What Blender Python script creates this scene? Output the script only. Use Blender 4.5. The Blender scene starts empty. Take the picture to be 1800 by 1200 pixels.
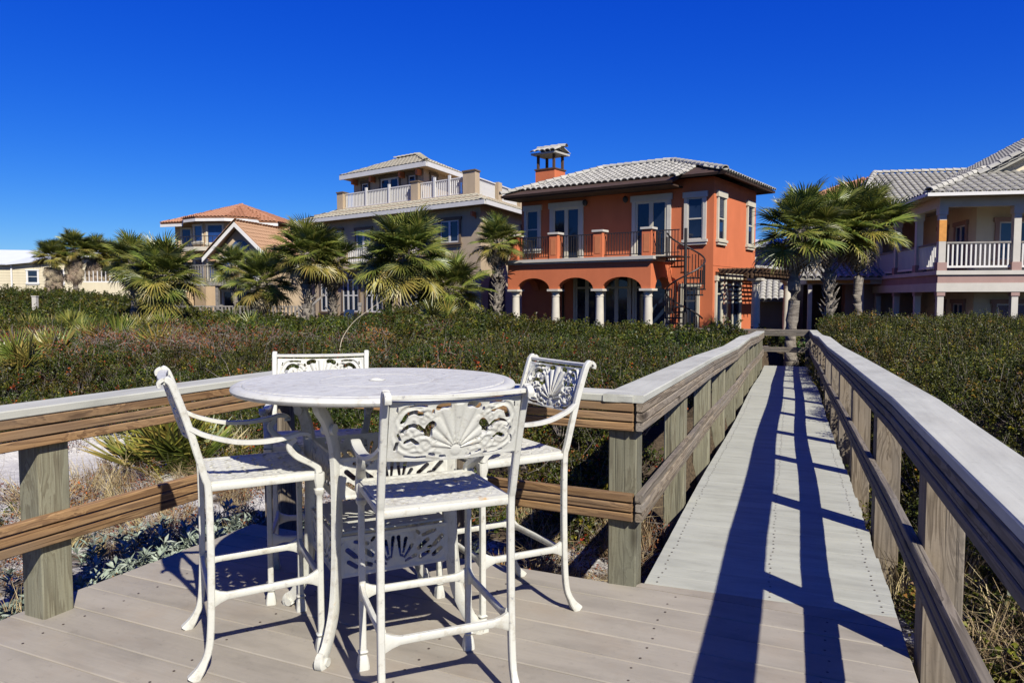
import bpy, bmesh, math, random
import numpy as np
from mathutils import Vector, Matrix

R = math.radians
random.seed(11)
rng = np.random.default_rng(7)
scene = bpy.context.scene
COL = scene.collection
PI = math.pi

# ------------------------------------------------------------------ camera
EYE = 1.41
cam_d = bpy.data.cameras.new('camera')
cam_d.sensor_width = 36.0
cam_d.lens = 26.0
cam_d.clip_start = 0.05
cam_d.clip_end = 3000.0
cam = bpy.data.objects.new('camera', cam_d)
COL.objects.link(cam)
cam.location = (0, 0, EYE)
cam.rotation_euler = (R(90.0) - math.atan(77 / 1300.0), 0, 0)
scene.camera = cam

# ------------------------------------------------------------------ sky, sun, exposure
SUN_EL, SUN_AZ = R(41.5), R(154.0)            # azimuth clockwise from +Y (camera heading)
world = bpy.data.worlds.new('World')
scene.world = world
world.use_nodes = True
wn, wl = world.node_tree.nodes, world.node_tree.links
wn.clear()
sky = wn.new('ShaderNodeTexSky')
sky.sky_type = 'NISHITA'
sky.sun_disc = False
sky.sun_elevation = SUN_EL
sky.sun_rotation = SUN_AZ
sky.altitude = 0.0
sky.air_density = 1.0
sky.dust_density = 0.15
sky.ozone_density = 5.0
hs = wn.new('ShaderNodeHueSaturation')
hs.inputs['Hue'].default_value = 0.512
hs.inputs['Saturation'].default_value = 1.3
hs.inputs['Value'].default_value = 1.0
bg = wn.new('ShaderNodeBackground')
bg.inputs['Strength'].default_value = 0.055
wo = wn.new('ShaderNodeOutputWorld')
wl.new(sky.outputs[0], hs.inputs['Color'])
# deep polarised blue: one colour response for the whole sky
sep, cmb = wn.new('ShaderNodeSeparateColor'), wn.new('ShaderNodeCombineColor')
wl.new(hs.outputs[0], sep.inputs[0])
for ch, (pw, gain) in enumerate(((1.40, 0.56), (1.14, 0.745), (0.57, 1.08))):
    a_, b_ = wn.new('ShaderNodeMath'), wn.new('ShaderNodeMath')
    a_.operation, b_.operation = 'POWER', 'MULTIPLY'
    a_.inputs[1].default_value = pw
    b_.inputs[1].default_value = gain * 0.1 ** pw / 0.1
    wl.new(sep.outputs[ch], a_.inputs[0]); wl.new(a_.outputs[0], b_.inputs[0]); wl.new(b_.outputs[0], cmb.inputs[ch])
wl.new(cmb.outputs[0], bg.inputs['Color'])
wl.new(bg.outputs[0], wo.inputs['Surface'])

sun_d = bpy.data.lights.new('sun', 'SUN')
sun_d.energy = 5.0
sun_d.angle = R(0.53)
sun_d.color = (1.0, 0.96, 0.885)
sun = bpy.data.objects.new('sun', sun_d)
COL.objects.link(sun)
sun_dir = Vector((math.sin(SUN_AZ) * math.cos(SUN_EL), math.cos(SUN_AZ) * math.cos(SUN_EL), math.sin(SUN_EL)))
sun.rotation_euler = (-sun_dir).to_track_quat('-Z', 'Y').to_euler()
sun.location = sun_dir * 60

vs = scene.view_settings
vs.view_transform = 'Standard'
vs.look = 'None'
vs.exposure = 0.76
vs.gamma = 1.0
vs.use_curve_mapping = False
scene.cycles.max_bounces = 6
scene.cycles.diffuse_bounces = 2
scene.cycles.transparent_max_bounces = 6
scene.cycles.use_denoising = True

# ------------------------------------------------------------------ helpers
def link(o, parent=None):
    COL.objects.link(o)
    if parent is not None:
        o.parent = parent
    return o

def tag(o, label=None, cat=None, group=None, kind=None):
    if label: o['label'] = label
    if cat: o['category'] = cat
    if group: o['group'] = group
    if kind: o['kind'] = kind
    return o

def empty(name, loc=(0, 0, 0), rz=0.0, label=None, cat=None, group=None, kind=None):
    o = bpy.data.objects.new(name, None)
    o.empty_display_size = 0.2
    o.location = loc
    o.rotation_euler = (0, 0, rz)
    link(o)
    return tag(o, label, cat, group, kind)

def mesh_from(name, verts, faces, mat=None, smooth=False):
    me = bpy.data.meshes.new(name)
    me.from_pydata([tuple(v) for v in verts], [], [tuple(f) for f in faces])
    if mat is not None:
        me.materials.append(mat)
    if smooth:
        me.polygons.foreach_set('use_smooth', [True] * len(me.polygons))
    me.update()
    return me

def obj(name, me, parent=None, loc=(0, 0, 0), rot=(0, 0, 0), scl=None):
    o = bpy.data.objects.new(name, me)
    o.location = loc
    o.rotation_euler = rot
    if scl is not None:
        o.scale = scl if hasattr(scl, '__len__') else (scl, scl, scl)
    return link(o, parent)

class MB:
    """collects shapes, builds ONE mesh object"""
    def __init__(self, T=None):
        self.v, self.f, self.T = [], [], T
    def add(self, vs, fs):
        b = len(self.v)
        if self.T: vs = [self.T(*p) for p in vs]
        self.v += [tuple(p) for p in vs]
        self.f += [tuple(i + b for i in f) for f in fs]
        return self
    def box(self, x0, x1, y0, y1, z0, z1):
        vs = [(x, y, z) for z in (z0, z1) for y in (y0, y1) for x in (x0, x1)]
        return self.add(vs, [(0, 2, 3, 1), (4, 5, 7, 6), (0, 1, 5, 4), (2, 6, 7, 3), (0, 4, 6, 2), (1, 3, 7, 5)])
    def cbox(self, x0, x1, y0, y1, z0, z1, c=0.006):
        """box with chamfered vertical and top edges"""
        def ring(z, i):
            return [(x0 + i, y0, z), (x1 - i, y0, z), (x1, y0 + i, z), (x1, y1 - i, z), (x1 - i, y1, z), (x0 + i, y1, z), (x0, y1 - i, z), (x0, y0 + i, z)]
        def shr(r, k):
            return [(min(max(x, x0 + k), x1 - k), min(max(y, y0 + k), y1 - k), z) for x, y, z in r]
        rs = [shr(ring(z0, c), c), ring(z0 + c, c), ring(z1 - c, c), shr(ring(z1, c), c)]
        vs = sum(rs, [])
        fs = [tuple(reversed(range(8))), tuple(range(24, 32))]
        for k in range(3):
            for i in range(8):
                j = (i + 1) % 8
                fs.append((k * 8 + i, k * 8 + j, k * 8 + 8 + j, k * 8 + 8 + i))
        return self.add(vs, fs)
    def poly(self, pts):
        return self.add(pts, [tuple(range(len(pts)))])
    def slab(self, pts, d):
        """polygon pts (3-D, planar) extruded by vector d"""
        n = len(pts)
        q = [(p[0] + d[0], p[1] + d[1], p[2] + d[2]) for p in pts]
        fs = [tuple(reversed(range(n))), tuple(range(n, 2 * n))]
        for i in range(n):
            j = (i + 1) % n
            fs.append((i, j, n + j, n + i))
        return self.add(list(pts) + q, fs)
    def lathe(self, prof, cx=0, cy=0, n=20, z0=0, close=True):
        vs, fs = [], []
        for r, z in prof:
            for i in range(n):
                a = 2 * PI * i / n
                vs.append((cx + r * math.cos(a), cy + r * math.sin(a), z0 + z))
        for k in range(len(prof) - 1):
            for i in range(n):
                j = (i + 1) % n
                fs.append((k * n + i, k * n + j, k * n + n + j, k * n + n + i))
        if close:
            fs.append(tuple(reversed(range(n))))
            fs.append(tuple(range((len(prof) - 1) * n, len(prof) * n)))
        return self.add(vs, fs)
    def tube(self, path, rad, n=8, flat=None, up=(0, 0, 1)):
        """sweep along path; rad: number / list; flat=(a,b): rectangular section half sizes (lists ok)"""
        P = [Vector(p) for p in path]
        m = len(P)
        vs, fs = [], []
        for k in range(m):
            t = (P[min(k + 1, m - 1)] - P[max(k - 1, 0)]).normalized()
            u = Vector(up)
            s = t.cross(u)
            if s.length < 1e-3: s = t.cross(Vector((1, 0, 0)))
            s.normalize()
            w = s.cross(t).normalized()
            if flat:
                a, b = flat
                a = a[k] if hasattr(a, '__len__') else a
                b = b[k] if hasattr(b, '__len__') else b
                c = 0.72
                pr = [(-a, -b * c), (-a * c, -b), (a * c, -b), (a, -b * c), (a, b * c), (a * c, b), (-a * c, b), (-a, b * c)]
            else:
                r = rad[k] if hasattr(rad, '__len__') else rad
                pr = [(r * math.cos(2 * PI * i / n), r * math.sin(2 * PI * i / n)) for i in range(n)]
            for x, y in pr:
                q = P[k] + s * x + w * y
                vs.append((q.x, q.y, q.z))
        c = len(vs) // m
        for k in range(m - 1):
            for i in range(c):
                j = (i + 1) % c
                fs.append((k * c + i, k * c + j, k * c + c + j, k * c + c + i))
        fs.append(tuple(reversed(range(c))))
        fs.append(tuple(range((m - 1) * c, m * c)))
        return self.add(vs, fs)
    def mesh(self, name, mat, smooth=False):
        me = mesh_from(name, self.v, self.f, mat, smooth)
        bm = bmesh.new(); bm.from_mesh(me)
        bmesh.ops.recalc_face_normals(bm, faces=bm.faces)
        bm.to_mesh(me); bm.free()
        if smooth:
            try: me.set_sharp_from_angle(angle=R(40))
            except Exception: pass
        return me
    def build(self, name, mat, parent=None, smooth=False, loc=(0, 0, 0), rot=(0, 0, 0)):
        return obj(name, self.mesh(name, mat, smooth), parent, loc, rot)

def bez(p0, p1, p2, p3, n=10):
    p0, p1, p2, p3 = map(Vector, (p0, p1, p2, p3))
    return [tuple(p0 * (1 - t) ** 3 + p1 * 3 * t * (1 - t) ** 2 + p2 * 3 * t * t * (1 - t) + p3 * t ** 3) for t in [i / n for i in range(n + 1)]]

def spline(pts, n=6):
    """Catmull-Rom through pts"""
    P = [Vector(p) for p in pts]
    P = [P[0] * 2 - P[1]] + P + [P[-1] * 2 - P[-2]]
    out = []
    for i in range(1, len(P) - 2):
        for k in range(n):
            t = k / n
            a, b, c, d = P[i - 1], P[i], P[i + 1], P[i + 2]
            out.append(tuple(0.5 * ((2 * b) + (c - a) * t + (2 * a - 5 * b + 4 * c - d) * t * t + (3 * b - a - 3 * c + d) * t ** 3)))
    out.append(tuple(P[-2]))
    return out

# ------------------------------------------------------------------ materials
KA = 0.82
def dim(c, k=None): return tuple(x * (KA if k is None else k) for x in c)
class NT:
    def __init__(self, name):
        self.m = bpy.data.materials.new(name)
        self.m.use_nodes = True
        self.n, self.l = self.m.node_tree.nodes, self.m.node_tree.links
        self.bsdf = self.n['Principled BSDF']
        self.out = self.n['Material Output']
    def new(self, t, **kw):
        nd = self.n.new(t)
        for k, v in kw.items(): setattr(nd, k, v)
        return nd
    def coords(self, stretch=(1, 1, 1), rand=True, kind='Object'):
        tc = self.new('ShaderNodeTexCoord')
        mp = self.new('ShaderNodeMapping')
        mp.inputs['Scale'].default_value = stretch
        src = tc.outputs[kind]
        if rand:
            oi = self.new('ShaderNodeObjectInfo')
            ml = self.new('ShaderNodeVectorMath', operation='MULTIPLY')
            ml.inputs[1].default_value = (37.0, 23.0, 51.0)
            ad = self.new('ShaderNodeVectorMath', operation='ADD')
            self.l.new(oi.outputs['Random'], ml.inputs[0])
            self.l.new(src, ad.inputs[0]); self.l.new(ml.outputs[0], ad.inputs[1])
            src = ad.outputs[0]
        self.l.new(src, mp.inputs['Vector'])
        return mp.outputs[0]
    def noise(self, vec, scale, detail=4, rough=0.55, dist=0.0):
        nd = self.new('ShaderNodeTexNoise')
        nd.inputs['Scale'].default_value = scale
        nd.inputs['Detail'].default_value = detail
        nd.inputs['Roughness'].default_value = rough
        nd.inputs['Distortion'].default_value = dist
        self.l.new(vec, nd.inputs['Vector'])
        return nd.outputs['Fac']
    def ramp(self, fac, stops, interp='LINEAR'):
        nd = self.new('ShaderNodeValToRGB')
        cr = nd.color_ramp
        cr.interpolation = interp
        while len(cr.elements) < len(stops): cr.elements.new(0.5)
        for e, (p, c) in zip(cr.elements, stops):
            e.position = p
            e.color = (*c, 1) if hasattr(c, '__len__') else (c, c, c, 1)
        self.l.new(fac, nd.inputs[0])
        return nd.outputs[0]
    def mix(self, fac, a, b, blend='MIX'):
        nd = self.new('ShaderNodeMix', data_type='RGBA', blend_type=blend)
        for s, v in ((nd.inputs[0], fac), (nd.inputs[6], a), (nd.inputs[7], b)):
            if hasattr(v, 'is_linked') or hasattr(v, 'links'): self.l.new(v, s)
            elif hasattr(v, '__len__'): s.default_value = (*v, 1)
            else: s.default_value = v
        return nd.outputs[2]
    def math(self, op, a, b=0.0):
        nd = self.new('ShaderNodeMath', operation=op)
        for s, v in ((nd.inputs[0], a), (nd.inputs[1], b)):
            if hasattr(v, 'links'): self.l.new(v, s)
            else: s.default_value = v
        return nd.outputs[0]
    def rand(self):
        return self.new('ShaderNodeObjectInfo').outputs['Random']
    def bump(self, h, strength=0.3, dist=0.01):
        nd = self.new('ShaderNodeBump')
        nd.inputs['Strength'].default_value = strength
        nd.inputs['Distance'].default_value = dist
        self.l.new(h, nd.inputs['Height'])
        self.l.new(nd.outputs[0], self.bsdf.inputs['Normal'])
    def fin(self, col=None, rough=0.7, spec=0.3, metal=0.0):
        if col is not None:
            if hasattr(col, 'links'): self.l.new(col, self.bsdf.inputs['Base Color'])
            else: self.bsdf.inputs['Base Color'].default_value = (*col, 1)
        if hasattr(rough, 'links'): self.l.new(rough, self.bsdf.inputs['Roughness'])
        else: self.bsdf.inputs['Roughness'].default_value = rough
        self.bsdf.inputs['Specular IOR Level'].default_value = spec
        self.bsdf.inputs['Metallic'].default_value = metal
        return self.m

def m_plain(name, c, rough=0.7, spec=0.3, var=0.12, scale=3.0, bump=0.1, bscale=60.0, metal=0.0, rand=False):
    """painted / stucco like surface with uneven tone and fine relief"""
    c = dim(c)
    t = NT(name)
    v = t.coords(rand=rand)
    n = t.noise(v, scale, 5, 0.6)
    lo = tuple(x * (1 - var) for x in c); hi = tuple(min(1, x * (1 + var)) for x in c)
    col = t.ramp(n, [(0.3, lo), (0.7, hi)])
    t.bump(t.noise(v, bscale, 3), bump, 0.01)
    return t.fin(col, rough, spec, metal)

def m_stucco(name, c, var=0.10):
    c = dim(c)
    t = NT(name)
    v = t.coords(rand=False)
    n = t.noise(v, 0.9, 6, 0.62)
    vs_ = t.coords((1.6, 1.6, 0.22), rand=False)
    st = t.noise(vs_, 1.6, 5, 0.7)
    lo = tuple(x * (1 - var) for x in c); hi = tuple(min(1, x * (1 + var)) for x in c)
    col = t.ramp(n, [(0.3, lo), (0.7, hi)])
    col = t.mix(t.ramp(st, [(0.42, 0.0), (0.75, 0.35)]), col, tuple(x * 0.72 for x in c))
    t.bump(t.noise(v, 45, 4, 0.7), 0.25, 0.012)
    return t.fin(col, 0.9, 0.15)

def m_wood(name, light, mid, dark, grey, greyness=0.4, rough=0.75):
    """long grain runs along local X; knots, cracks and greyed patches"""
    light, mid, dark, grey = dim(light), dim(mid), dim(dark), dim(grey)
    t = NT(name)
    v = t.coords((1, 1, 1))
    def st(sx, sy, sz):
        mp = t.new('ShaderNodeMapping'); mp.inputs['Scale'].default_value = (sx, sy, sz)
        t.l.new(v, mp.inputs['Vector']); return mp.outputs[0]
    # knots bend the grain
    vk = t.new('ShaderNodeTexVoronoi'); vk.inputs['Scale'].default_value = 1.0
    t.l.new(st(1.5, 5.5, 5.5), vk.inputs['Vector'])
    kd = vk.outputs['Distance']
    knot = t.ramp(kd, [(0.05, 1.0), (0.16, 0.0)])
    warp = t.math('MULTIPLY', t.ramp(kd, [(0.0, 1.0), (0.45, 0.0)]), 0.09)
    comb = t.new('ShaderNodeCombineXYZ'); t.l.new(warp, comb.inputs[1]); t.l.new(warp, comb.inputs[2])
    add = t.new('ShaderNodeVectorMath', operation='ADD'); t.l.new(v, add.inputs[0]); t.l.new(comb.outputs[0], add.inputs[1])
    mp = t.new('ShaderNodeMapping'); mp.inputs['Scale'].default_value = (0.75, 15, 15); t.l.new(add.outputs[0], mp.inputs['Vector'])
    wv = t.noise(mp.outputs[0], 2.2, 3, 0.5, 0.35)
    rings = t.math('FRACT', t.math('MULTIPLY', wv, 4.0))
    g = t.ramp(rings, [(0.0, light), (0.45, mid), (0.85, dark), (1.0, light)])
    pl = t.noise(st(0.5, 3, 3), 2.0, 4)
    g = t.mix(t.ramp(pl, [(0.40, 0.0), (0.68, greyness)]), g, grey)
    g = t.mix(knot, g, tuple(x * 0.45 for x in dark))
    ck = t.noise(st(0.55, 42, 42), 1.6, 2, 0.5)
    crack = t.ramp(ck, [(0.62, 0.0), (0.70, 1.0)])
    g = t.mix(t.math('MULTIPLY', crack, 0.45), g, tuple(x * 0.3 for x in dark))
    sp = t.noise(v, 90, 3, 0.7)
    g = t.mix(t.ramp(sp, [(0.55, 0.0), (0.8, 0.35)]), g, tuple(x * 0.5 for x in dark))
    hv = t.new('ShaderNodeHueSaturation')
    rv = t.math('ADD', t.math('MULTIPLY', t.rand(), 0.4), 0.8)
    t.l.new(rv, hv.inputs['Value']); t.l.new(g, hv.inputs['Color'])
    h = t.math('SUBTRACT', t.math('MULTIPLY', rings, 0.4), crack)
    t.bump(h, 0.45, 0.006)
    return t.fin(hv.outputs[0], rough, 0.2)

def m_leaf(name, stops, rough=0.45, spec=0.35, trans=0.25, vary=0.6, patchy=None, rusty=(0.17, 0.062, 0.022)):
    """leaf colour by the per-leaf attribute 'tint' and per plant variation, a little light shining through"""
    t = NT(name)
    at = t.new('ShaderNodeAttribute', attribute_name='tint')
    col = t.ramp(at.outputs['Fac'], stops)
    hv = t.new('ShaderNodeHueSaturation')
    t.l.new(t.math('ADD', t.math('MULTIPLY', t.rand(), vary), 1 - vary / 2), hv.inputs['Value'])
    t.l.new(t.math('ADD', t.math('MULTIPLY', t.rand(), 0.03), 0.485), hv.inputs['Hue'])
    if patchy:
        ge = t.new('ShaderNodeNewGeometry')
        pn = t.noise(ge.outputs['Position'], 0.55, 4, 0.6)
        col = t.mix(t.ramp(pn, [(0.42, 0.0), (0.62, 0.75)]), col, t.mix(1.0, col, patchy, 'MULTIPLY'))
        pr = t.noise(ge.outputs['Position'], 0.8, 5, 0.65, 0.6)
        lr = t.math('GREATER_THAN', t.noise(ge.outputs['Position'], 24, 1), 0.52)
        col = t.mix(t.math('MULTIPLY', t.ramp(pr, [(0.53, 0.0), (0.68, 0.85)]), lr), col, rusty)
        pn2 = t.noise(ge.outputs['Position'], 1.9, 3, 0.6)
        col = t.mix(t.ramp(pn2, [(0.40, 0.55), (0.56, 0.0)]), col, t.mix(1.0, col, (0.45, 0.55, 0.5), 'MULTIPLY'))
    t.l.new(col, hv.inputs['Color'])
    t.fin(hv.outputs[0], rough, spec)
    if trans > 0:
        tr = t.new('ShaderNodeBsdfTranslucent')
        t.l.new(hv.outputs[0], tr.inputs['Color'])
        mx = t.new('ShaderNodeMixShader'); mx.inputs[0].default_value = trans
        t.l.new(t.bsdf.outputs[0], mx.inputs[1]); t.l.new(tr.outputs[0], mx.inputs[2])
        t.l.new(mx.outputs[0], t.out.inputs['Surface'])
    return t.m

M = {}
M['wood_gold'] = m_wood('weathered_golden_wood', (0.31, 0.185, 0.082), (0.235, 0.133, 0.058), (0.135, 0.072, 0.031), (0.19, 0.145, 0.10), 0.55)
M['wood_grey'] = m_wood('weathered_grey_wood', (0.29, 0.235, 0.165), (0.225, 0.18, 0.125), (0.13, 0.10, 0.068), (0.20, 0.18, 0.15), 0.7)
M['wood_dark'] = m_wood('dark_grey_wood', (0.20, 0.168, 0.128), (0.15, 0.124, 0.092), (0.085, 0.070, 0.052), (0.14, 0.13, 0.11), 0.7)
M['wood_green'] = m_wood('treated_post_wood', (0.24, 0.225, 0.15), (0.20, 0.185, 0.12), (0.14, 0.122, 0.078), (0.17, 0.17, 0.125), 0.6)
def m_board(name, c, streak, dirt, vary=0.14):
    c = dim(c)
    t = NT(name)
    v = t.coords((1, 1, 1))
    def st(sx, sy, sz):
        mp = t.new('ShaderNodeMapping'); mp.inputs['Scale'].default_value = (sx, sy, sz)
        t.l.new(v, mp.inputs['Vector']); return mp.outputs[0]
    col = t.ramp(t.noise(st(1.0, 3, 3), 2.2, 6, 0.6), [(0.28, tuple(x * 0.78 for x in c)), (0.5, c), (0.72, tuple(x * 1.13 for x in c))])
    col = t.mix(t.ramp(t.noise(st(0.5, 30, 30), 1.2, 4), [(0.45, 0.0), (0.75, streak)]), col, tuple(x * 0.72 for x in c))
    col = t.mix(t.ramp(t.noise(v, 1.7, 6, 0.7), [(0.5, 0.0), (0.75, dirt)]), col, (0.23, 0.165, 0.10))
    rust = t.ramp(t.noise(v, 5.5, 2, 0.5), [(0.76, 0.0), (0.80, 0.7 if dirt > 0.2 else 0.0)])
    col = t.mix(rust, col, (0.36, 0.17, 0.06))
    col = t.mix(t.ramp(t.noise(v, 28, 4, 0.75), [(0.60, 0.0), (0.78, 0.55)]), col, tuple(x * 0.5 for x in c))
    col = t.mix(t.ramp(t.noise(v, 3.1, 7, 0.75), [(0.30, 0.45), (0.42, 0.0)]), col, tuple(x * 0.6 for x in c))
    col = t.mix(t.ramp(t.noise(v, 2.4, 8, 0.8), [(0.60, 0.0), (0.75, 0.4)]), col, tuple(min(1, x * 1.35) for x in c))
    hv = t.new('ShaderNodeHueSaturation'); t.l.new(col, hv.inputs['Color'])
    t.l.new(t.math('ADD', t.math('MULTIPLY', t.rand(), vary), 1 - vary / 2), hv.inputs['Value'])
    t.bump(t.noise(st(0.7, 24, 24), 2.5, 4), 0.25, 0.004)
    return t.fin(hv.outputs[0], 0.72, 0.25)
M['deck'] = m_board('taupe_deck_board', (0.298, 0.266, 0.212), 0.14, 0.35)
M['walk'] = m_board('pale_walkway_board', (0.385, 0.384, 0.315), 0.22, 0.10, 0.05)
M['cap'] = m_board('grey_rail_cap', (0.445, 0.440, 0.365), 0.3, 0.10)
M['screw'] = m_plain('dark_screw', (0.07, 0.05, 0.04), 0.6, 0.4)
# ------------------------------------------------------------------ layout frames
HD = R(24.5)                                   # deck heading
DU, DV = Vector((math.cos(HD), -math.sin(HD), 0)), Vector((math.sin(HD), math.cos(HD), 0))
HB = R(20.7)                                   # boardwalk heading
BU, BV = Vector((math.cos(HB), -math.sin(HB), 0)), Vector((math.sin(HB), math.cos(HB), 0))
BS = Vector((1.18, 3.39, 0))                   # middle of the seam where the boardwalk starts
BLEN, BSLOPE = 17.3, 0.0235
def deck(u, v, z=0.0): return DU * u + DV * v + Vector((0, 0, z))
def walk_z(t):
    t = max(t, 0.0)
    return -BSLOPE * t + 0.025 * math.sin(t * 0.72 + 0.5) * min(1, t / 3)
def walk(s, t, z=0.0): return BS + BU * s + BV * t + Vector((0, 0, z + walk_z(t)))

def sstep(a, b, x):
    t = np.clip((x - a) / (b - a), 0, 1)
    return t * t * (3 - 2 * t)
def wob(x, y, s, seed=0.0):
    return (np.sin(x * s * 1.0 + 1.3 + seed) * np.cos(y * s * 1.13 - 0.7 + seed) + 0.6 * np.sin(x * s * 2.1 - y * s * 1.7 + seed * 2)
            + 0.4 * np.cos(x * s * 3.7 + y * s * 3.1 + 2 * seed)) / 2.0
def frames(x, y):
    u = x * DU.x + y * DU.y; v = x * DV.x + y * DV.y
    dx, dy = x - BS.x, y - BS.y
    s = dx * BU.x + dy * BU.y; t = dx * BV.x + dy * BV.y
    return u, v, s, t
def bumps(x, y, cell, seed=0.0):
    """rounded bush mounds: 0 in the crevices, up to 1 on the tops"""
    gx_, gy_ = np.floor(x / cell), np.floor(y / cell)
    best = np.zeros_like(x)
    for ox in (-1, 0, 1):
        for oy in (-1, 0, 1):
            ix, iy = gx_ + ox, gy_ + oy
            h1 = np.modf(np.abs(np.sin(ix * 127.1 + iy * 311.7 + seed) * 43758.5))[0]
            h2 = np.modf(np.abs(np.sin(ix * 269.5 + iy * 183.3 + seed) * 24634.6))[0]
            h3 = np.modf(np.abs(np.sin(ix * 91.7 + iy * 57.3 + seed) * 13758.5))[0]
            d = np.hypot(x - (ix + h1) * cell, y - (iy + h2) * cell)
            r = cell * (0.55 + 0.45 * h3)
            best = np.maximum(best, np.sqrt(np.clip(1 - (d / r) ** 2, 0, 1)) * (0.55 + 0.45 * h3))
    return best
def canopy(x, y):
    """height of the scrub's top"""
    x = np.asarray(x, float); y = np.asarray(y, float)
    u, v, s, t = frames(x, y)
    c = 0.18 + 0.10 * wob(x, y, 0.55) + 0.50 * bumps(x, y, 1.8, 1.0) + 0.12 * bumps(x, y, 0.7, 4.0)
    c = c - 0.30 * sstep(19, 27, y)
    right = sstep(0.2, 1.2, s)
    c = c + 0.16 * right
    c = c - 0.11 * sstep(8, 15, t) * (1 - right) * sstep(-9, -2, s)             # hedge in front of the orange villa
    hill = np.exp(-(((x + 29) / 11) ** 2 + ((y - 43) / 8) ** 2))
    hill2 = np.exp(-(((x + 2.7) / 2.8) ** 2 + ((y - 21.5) / 3.5) ** 2))
    c = c + 1.05 * hill + 0.45 * hill2
    # down to the sand around the deck
    d_left = np.where(u < -3.3, -3.3 - u, 0.0)
    d_back = np.where(v > 3.5, v - 3.5, 0.0)
    d_deck = np.hypot(d_left, d_back)
    far = np.where(u < -3.3, 3.4, 1.0)
    k_deck = sstep(0.0, 1.0, (d_deck - 0.35 * far) / (2.2 * np.where(u < -3.3, 1.9, 1.0)))
    k_walk_l = sstep(0.95, 2.6, -s)
    k_walk_r = sstep(0.68, 2.0 - 0.75 * sstep(2, 6, t), s)
    k = np.where(s > 0, np.where(t > -8, k_walk_r, 1), np.where((t > 0.0) & (u > -1.0), np.minimum(k_walk_l, np.maximum(k_deck, 0)), k_deck))
    k = np.where((s <= 0) & (u >= -1.0) & (t > 0), k_walk_l * np.clip(0.35 + k_deck, 0, 1), k)
    k = k * (1 - np.clip(1.35 * np.exp(-(((x + 4.7) / 1.7) ** 2 + ((y - 7.5) / 1.8) ** 2)), 0, 1))
    k = np.where(t > 17.2, np.maximum(k, 0), k)
    zb = np.where(t > 0, -BSLOPE * np.clip(t, 0, 20), 0.0)
    low = -0.30 + zb
    return low + (c - low) * np.clip(k, 0, 1)
def terrain(x, y):
    x = np.asarray(x, float); y = np.asarray(y, float)
    u, v, s, t = frames(x, y)
    c = canopy(x, y)
    depth = 0.06 + 0.50 * sstep(-0.25, 0.35, c)
    z = c - depth + 0.02 * wob(x, y, 4.0, 3.0)
    under = ((u > -3.5) & (v < 3.6) & (s < 0.8)) | (np.abs(s) < 0.75) & (t > -8) & (t < 19.5)
    z = np.where(under, np.minimum(z, -0.36 - BSLOPE * np.clip(t, 0, 18)), z)
    flat = sstep(30, 36, y)
    hill = np.exp(-(((x + 29) / 11) ** 2 + ((y - 43) / 8) ** 2))
    z = z * (1 - flat) + (-0.35 + 1.45 * hill) * flat
    return z

# ------------------------------------------------------------------ sand and soil ground
def m_ground():
    t = NT('dune_sand')
    v = t.coords(rand=False)
    n = t.noise(v, 3.0, 8, 0.7)
    sand = t.ramp(t.noise(v, 14, 6, 0.7), [(0.3, (0.33, 0.315, 0.288)), (0.7, (0.44, 0.42, 0.385))])
    litter = t.ramp(t.noise(v, 40, 5, 0.8), [(0.35, (0.022, 0.017, 0.012)), (0.65, (0.10, 0.072, 0.045))])  # leaf litter browns, darkened to paint shade into the scrub's gaps
    at = t.new('ShaderNodeAttribute', attribute_name='litter')
    f = t.math('ADD', t.math('MULTIPLY', n, 1.3), t.math('SUBTRACT', at.outputs['Fac'], 0.85))
    col = t.mix(t.ramp(f, [(0.30, 0.0), (0.46, 1.0)]), sand, litter)
    t.bump(t.math('ADD', t.noise(v, 9, 5, 0.6), t.math('MULTIPLY', t.noise(v, 60, 3), 0.3)), 0.6, 0.05)
    return t.fin(col, 0.95, 0.1)
M['sand'] = m_ground()

def axis(a, b, fine0, fine1, fine, coarse):
    xs = list(np.arange(fine0, fine1 + 1e-6, fine))
    st, x = fine, fine1
    while x < b:
        st = min(st * 1.25, coarse); x += st; xs.append(x)
    st, x = fine, fine0
    while x > a:
        st = min(st * 1.25, coarse); x -= st; xs.insert(0, x)
    return np.array(xs)
gx, gy = axis(-900, 900, -8, 9, 0.16, 60), axis(-300, 1500, 0, 22, 0.16, 60)
GX, GY = np.meshgrid(gx, gy)
GZ = terrain(GX, GY)
nx, ny = len(gx), len(gy)
gv = np.stack([GX, GY, GZ], -1).reshape(-1, 3)
ii = (np.arange(ny - 1)[:, None] * nx + np.arange(nx - 1)[None, :]).ravel()
gf = np.stack([ii, ii + 1, ii + nx + 1, ii + nx], -1)
gme = bpy.data.meshes.new('ground')
gme.vertices.add(len(gv)); gme.vertices.foreach_set('co', gv.ravel())
gme.loops.add(gf.size); gme.loops.foreach_set('vertex_index', gf.ravel().astype(np.int32))
gme.polygons.add(len(gf)); gme.polygons.foreach_set('loop_start', (np.arange(len(gf)) * 4).astype(np.int32))
gme.polygons.foreach_set('loop_total', np.full(len(gf), 4, np.int32))
gme.polygons.foreach_set('use_smooth', np.ones(len(gf), bool))
gme.update(calc_edges=True)
uu, vv, ss, tt = frames(GX, GY)
lit = 0.60 + 0.85 * sstep(-0.18, 0.10, canopy(GX, GY)) + 0.25 * sstep(0.5, 1.5, ss)
sandy = np.exp(-(((GX + 4.9) / 1.8) ** 2 + ((GY - 7.9) / 1.7) ** 2))
lit = lit - 1.15 * sandy
la = gme.attributes.new('litter', 'FLOAT', 'POINT'); la.data.foreach_set('value', lit.ravel().astype(np.float32))
gme.materials.append(M['sand'])
tag(obj('ground', gme), kind='structure')

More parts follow.
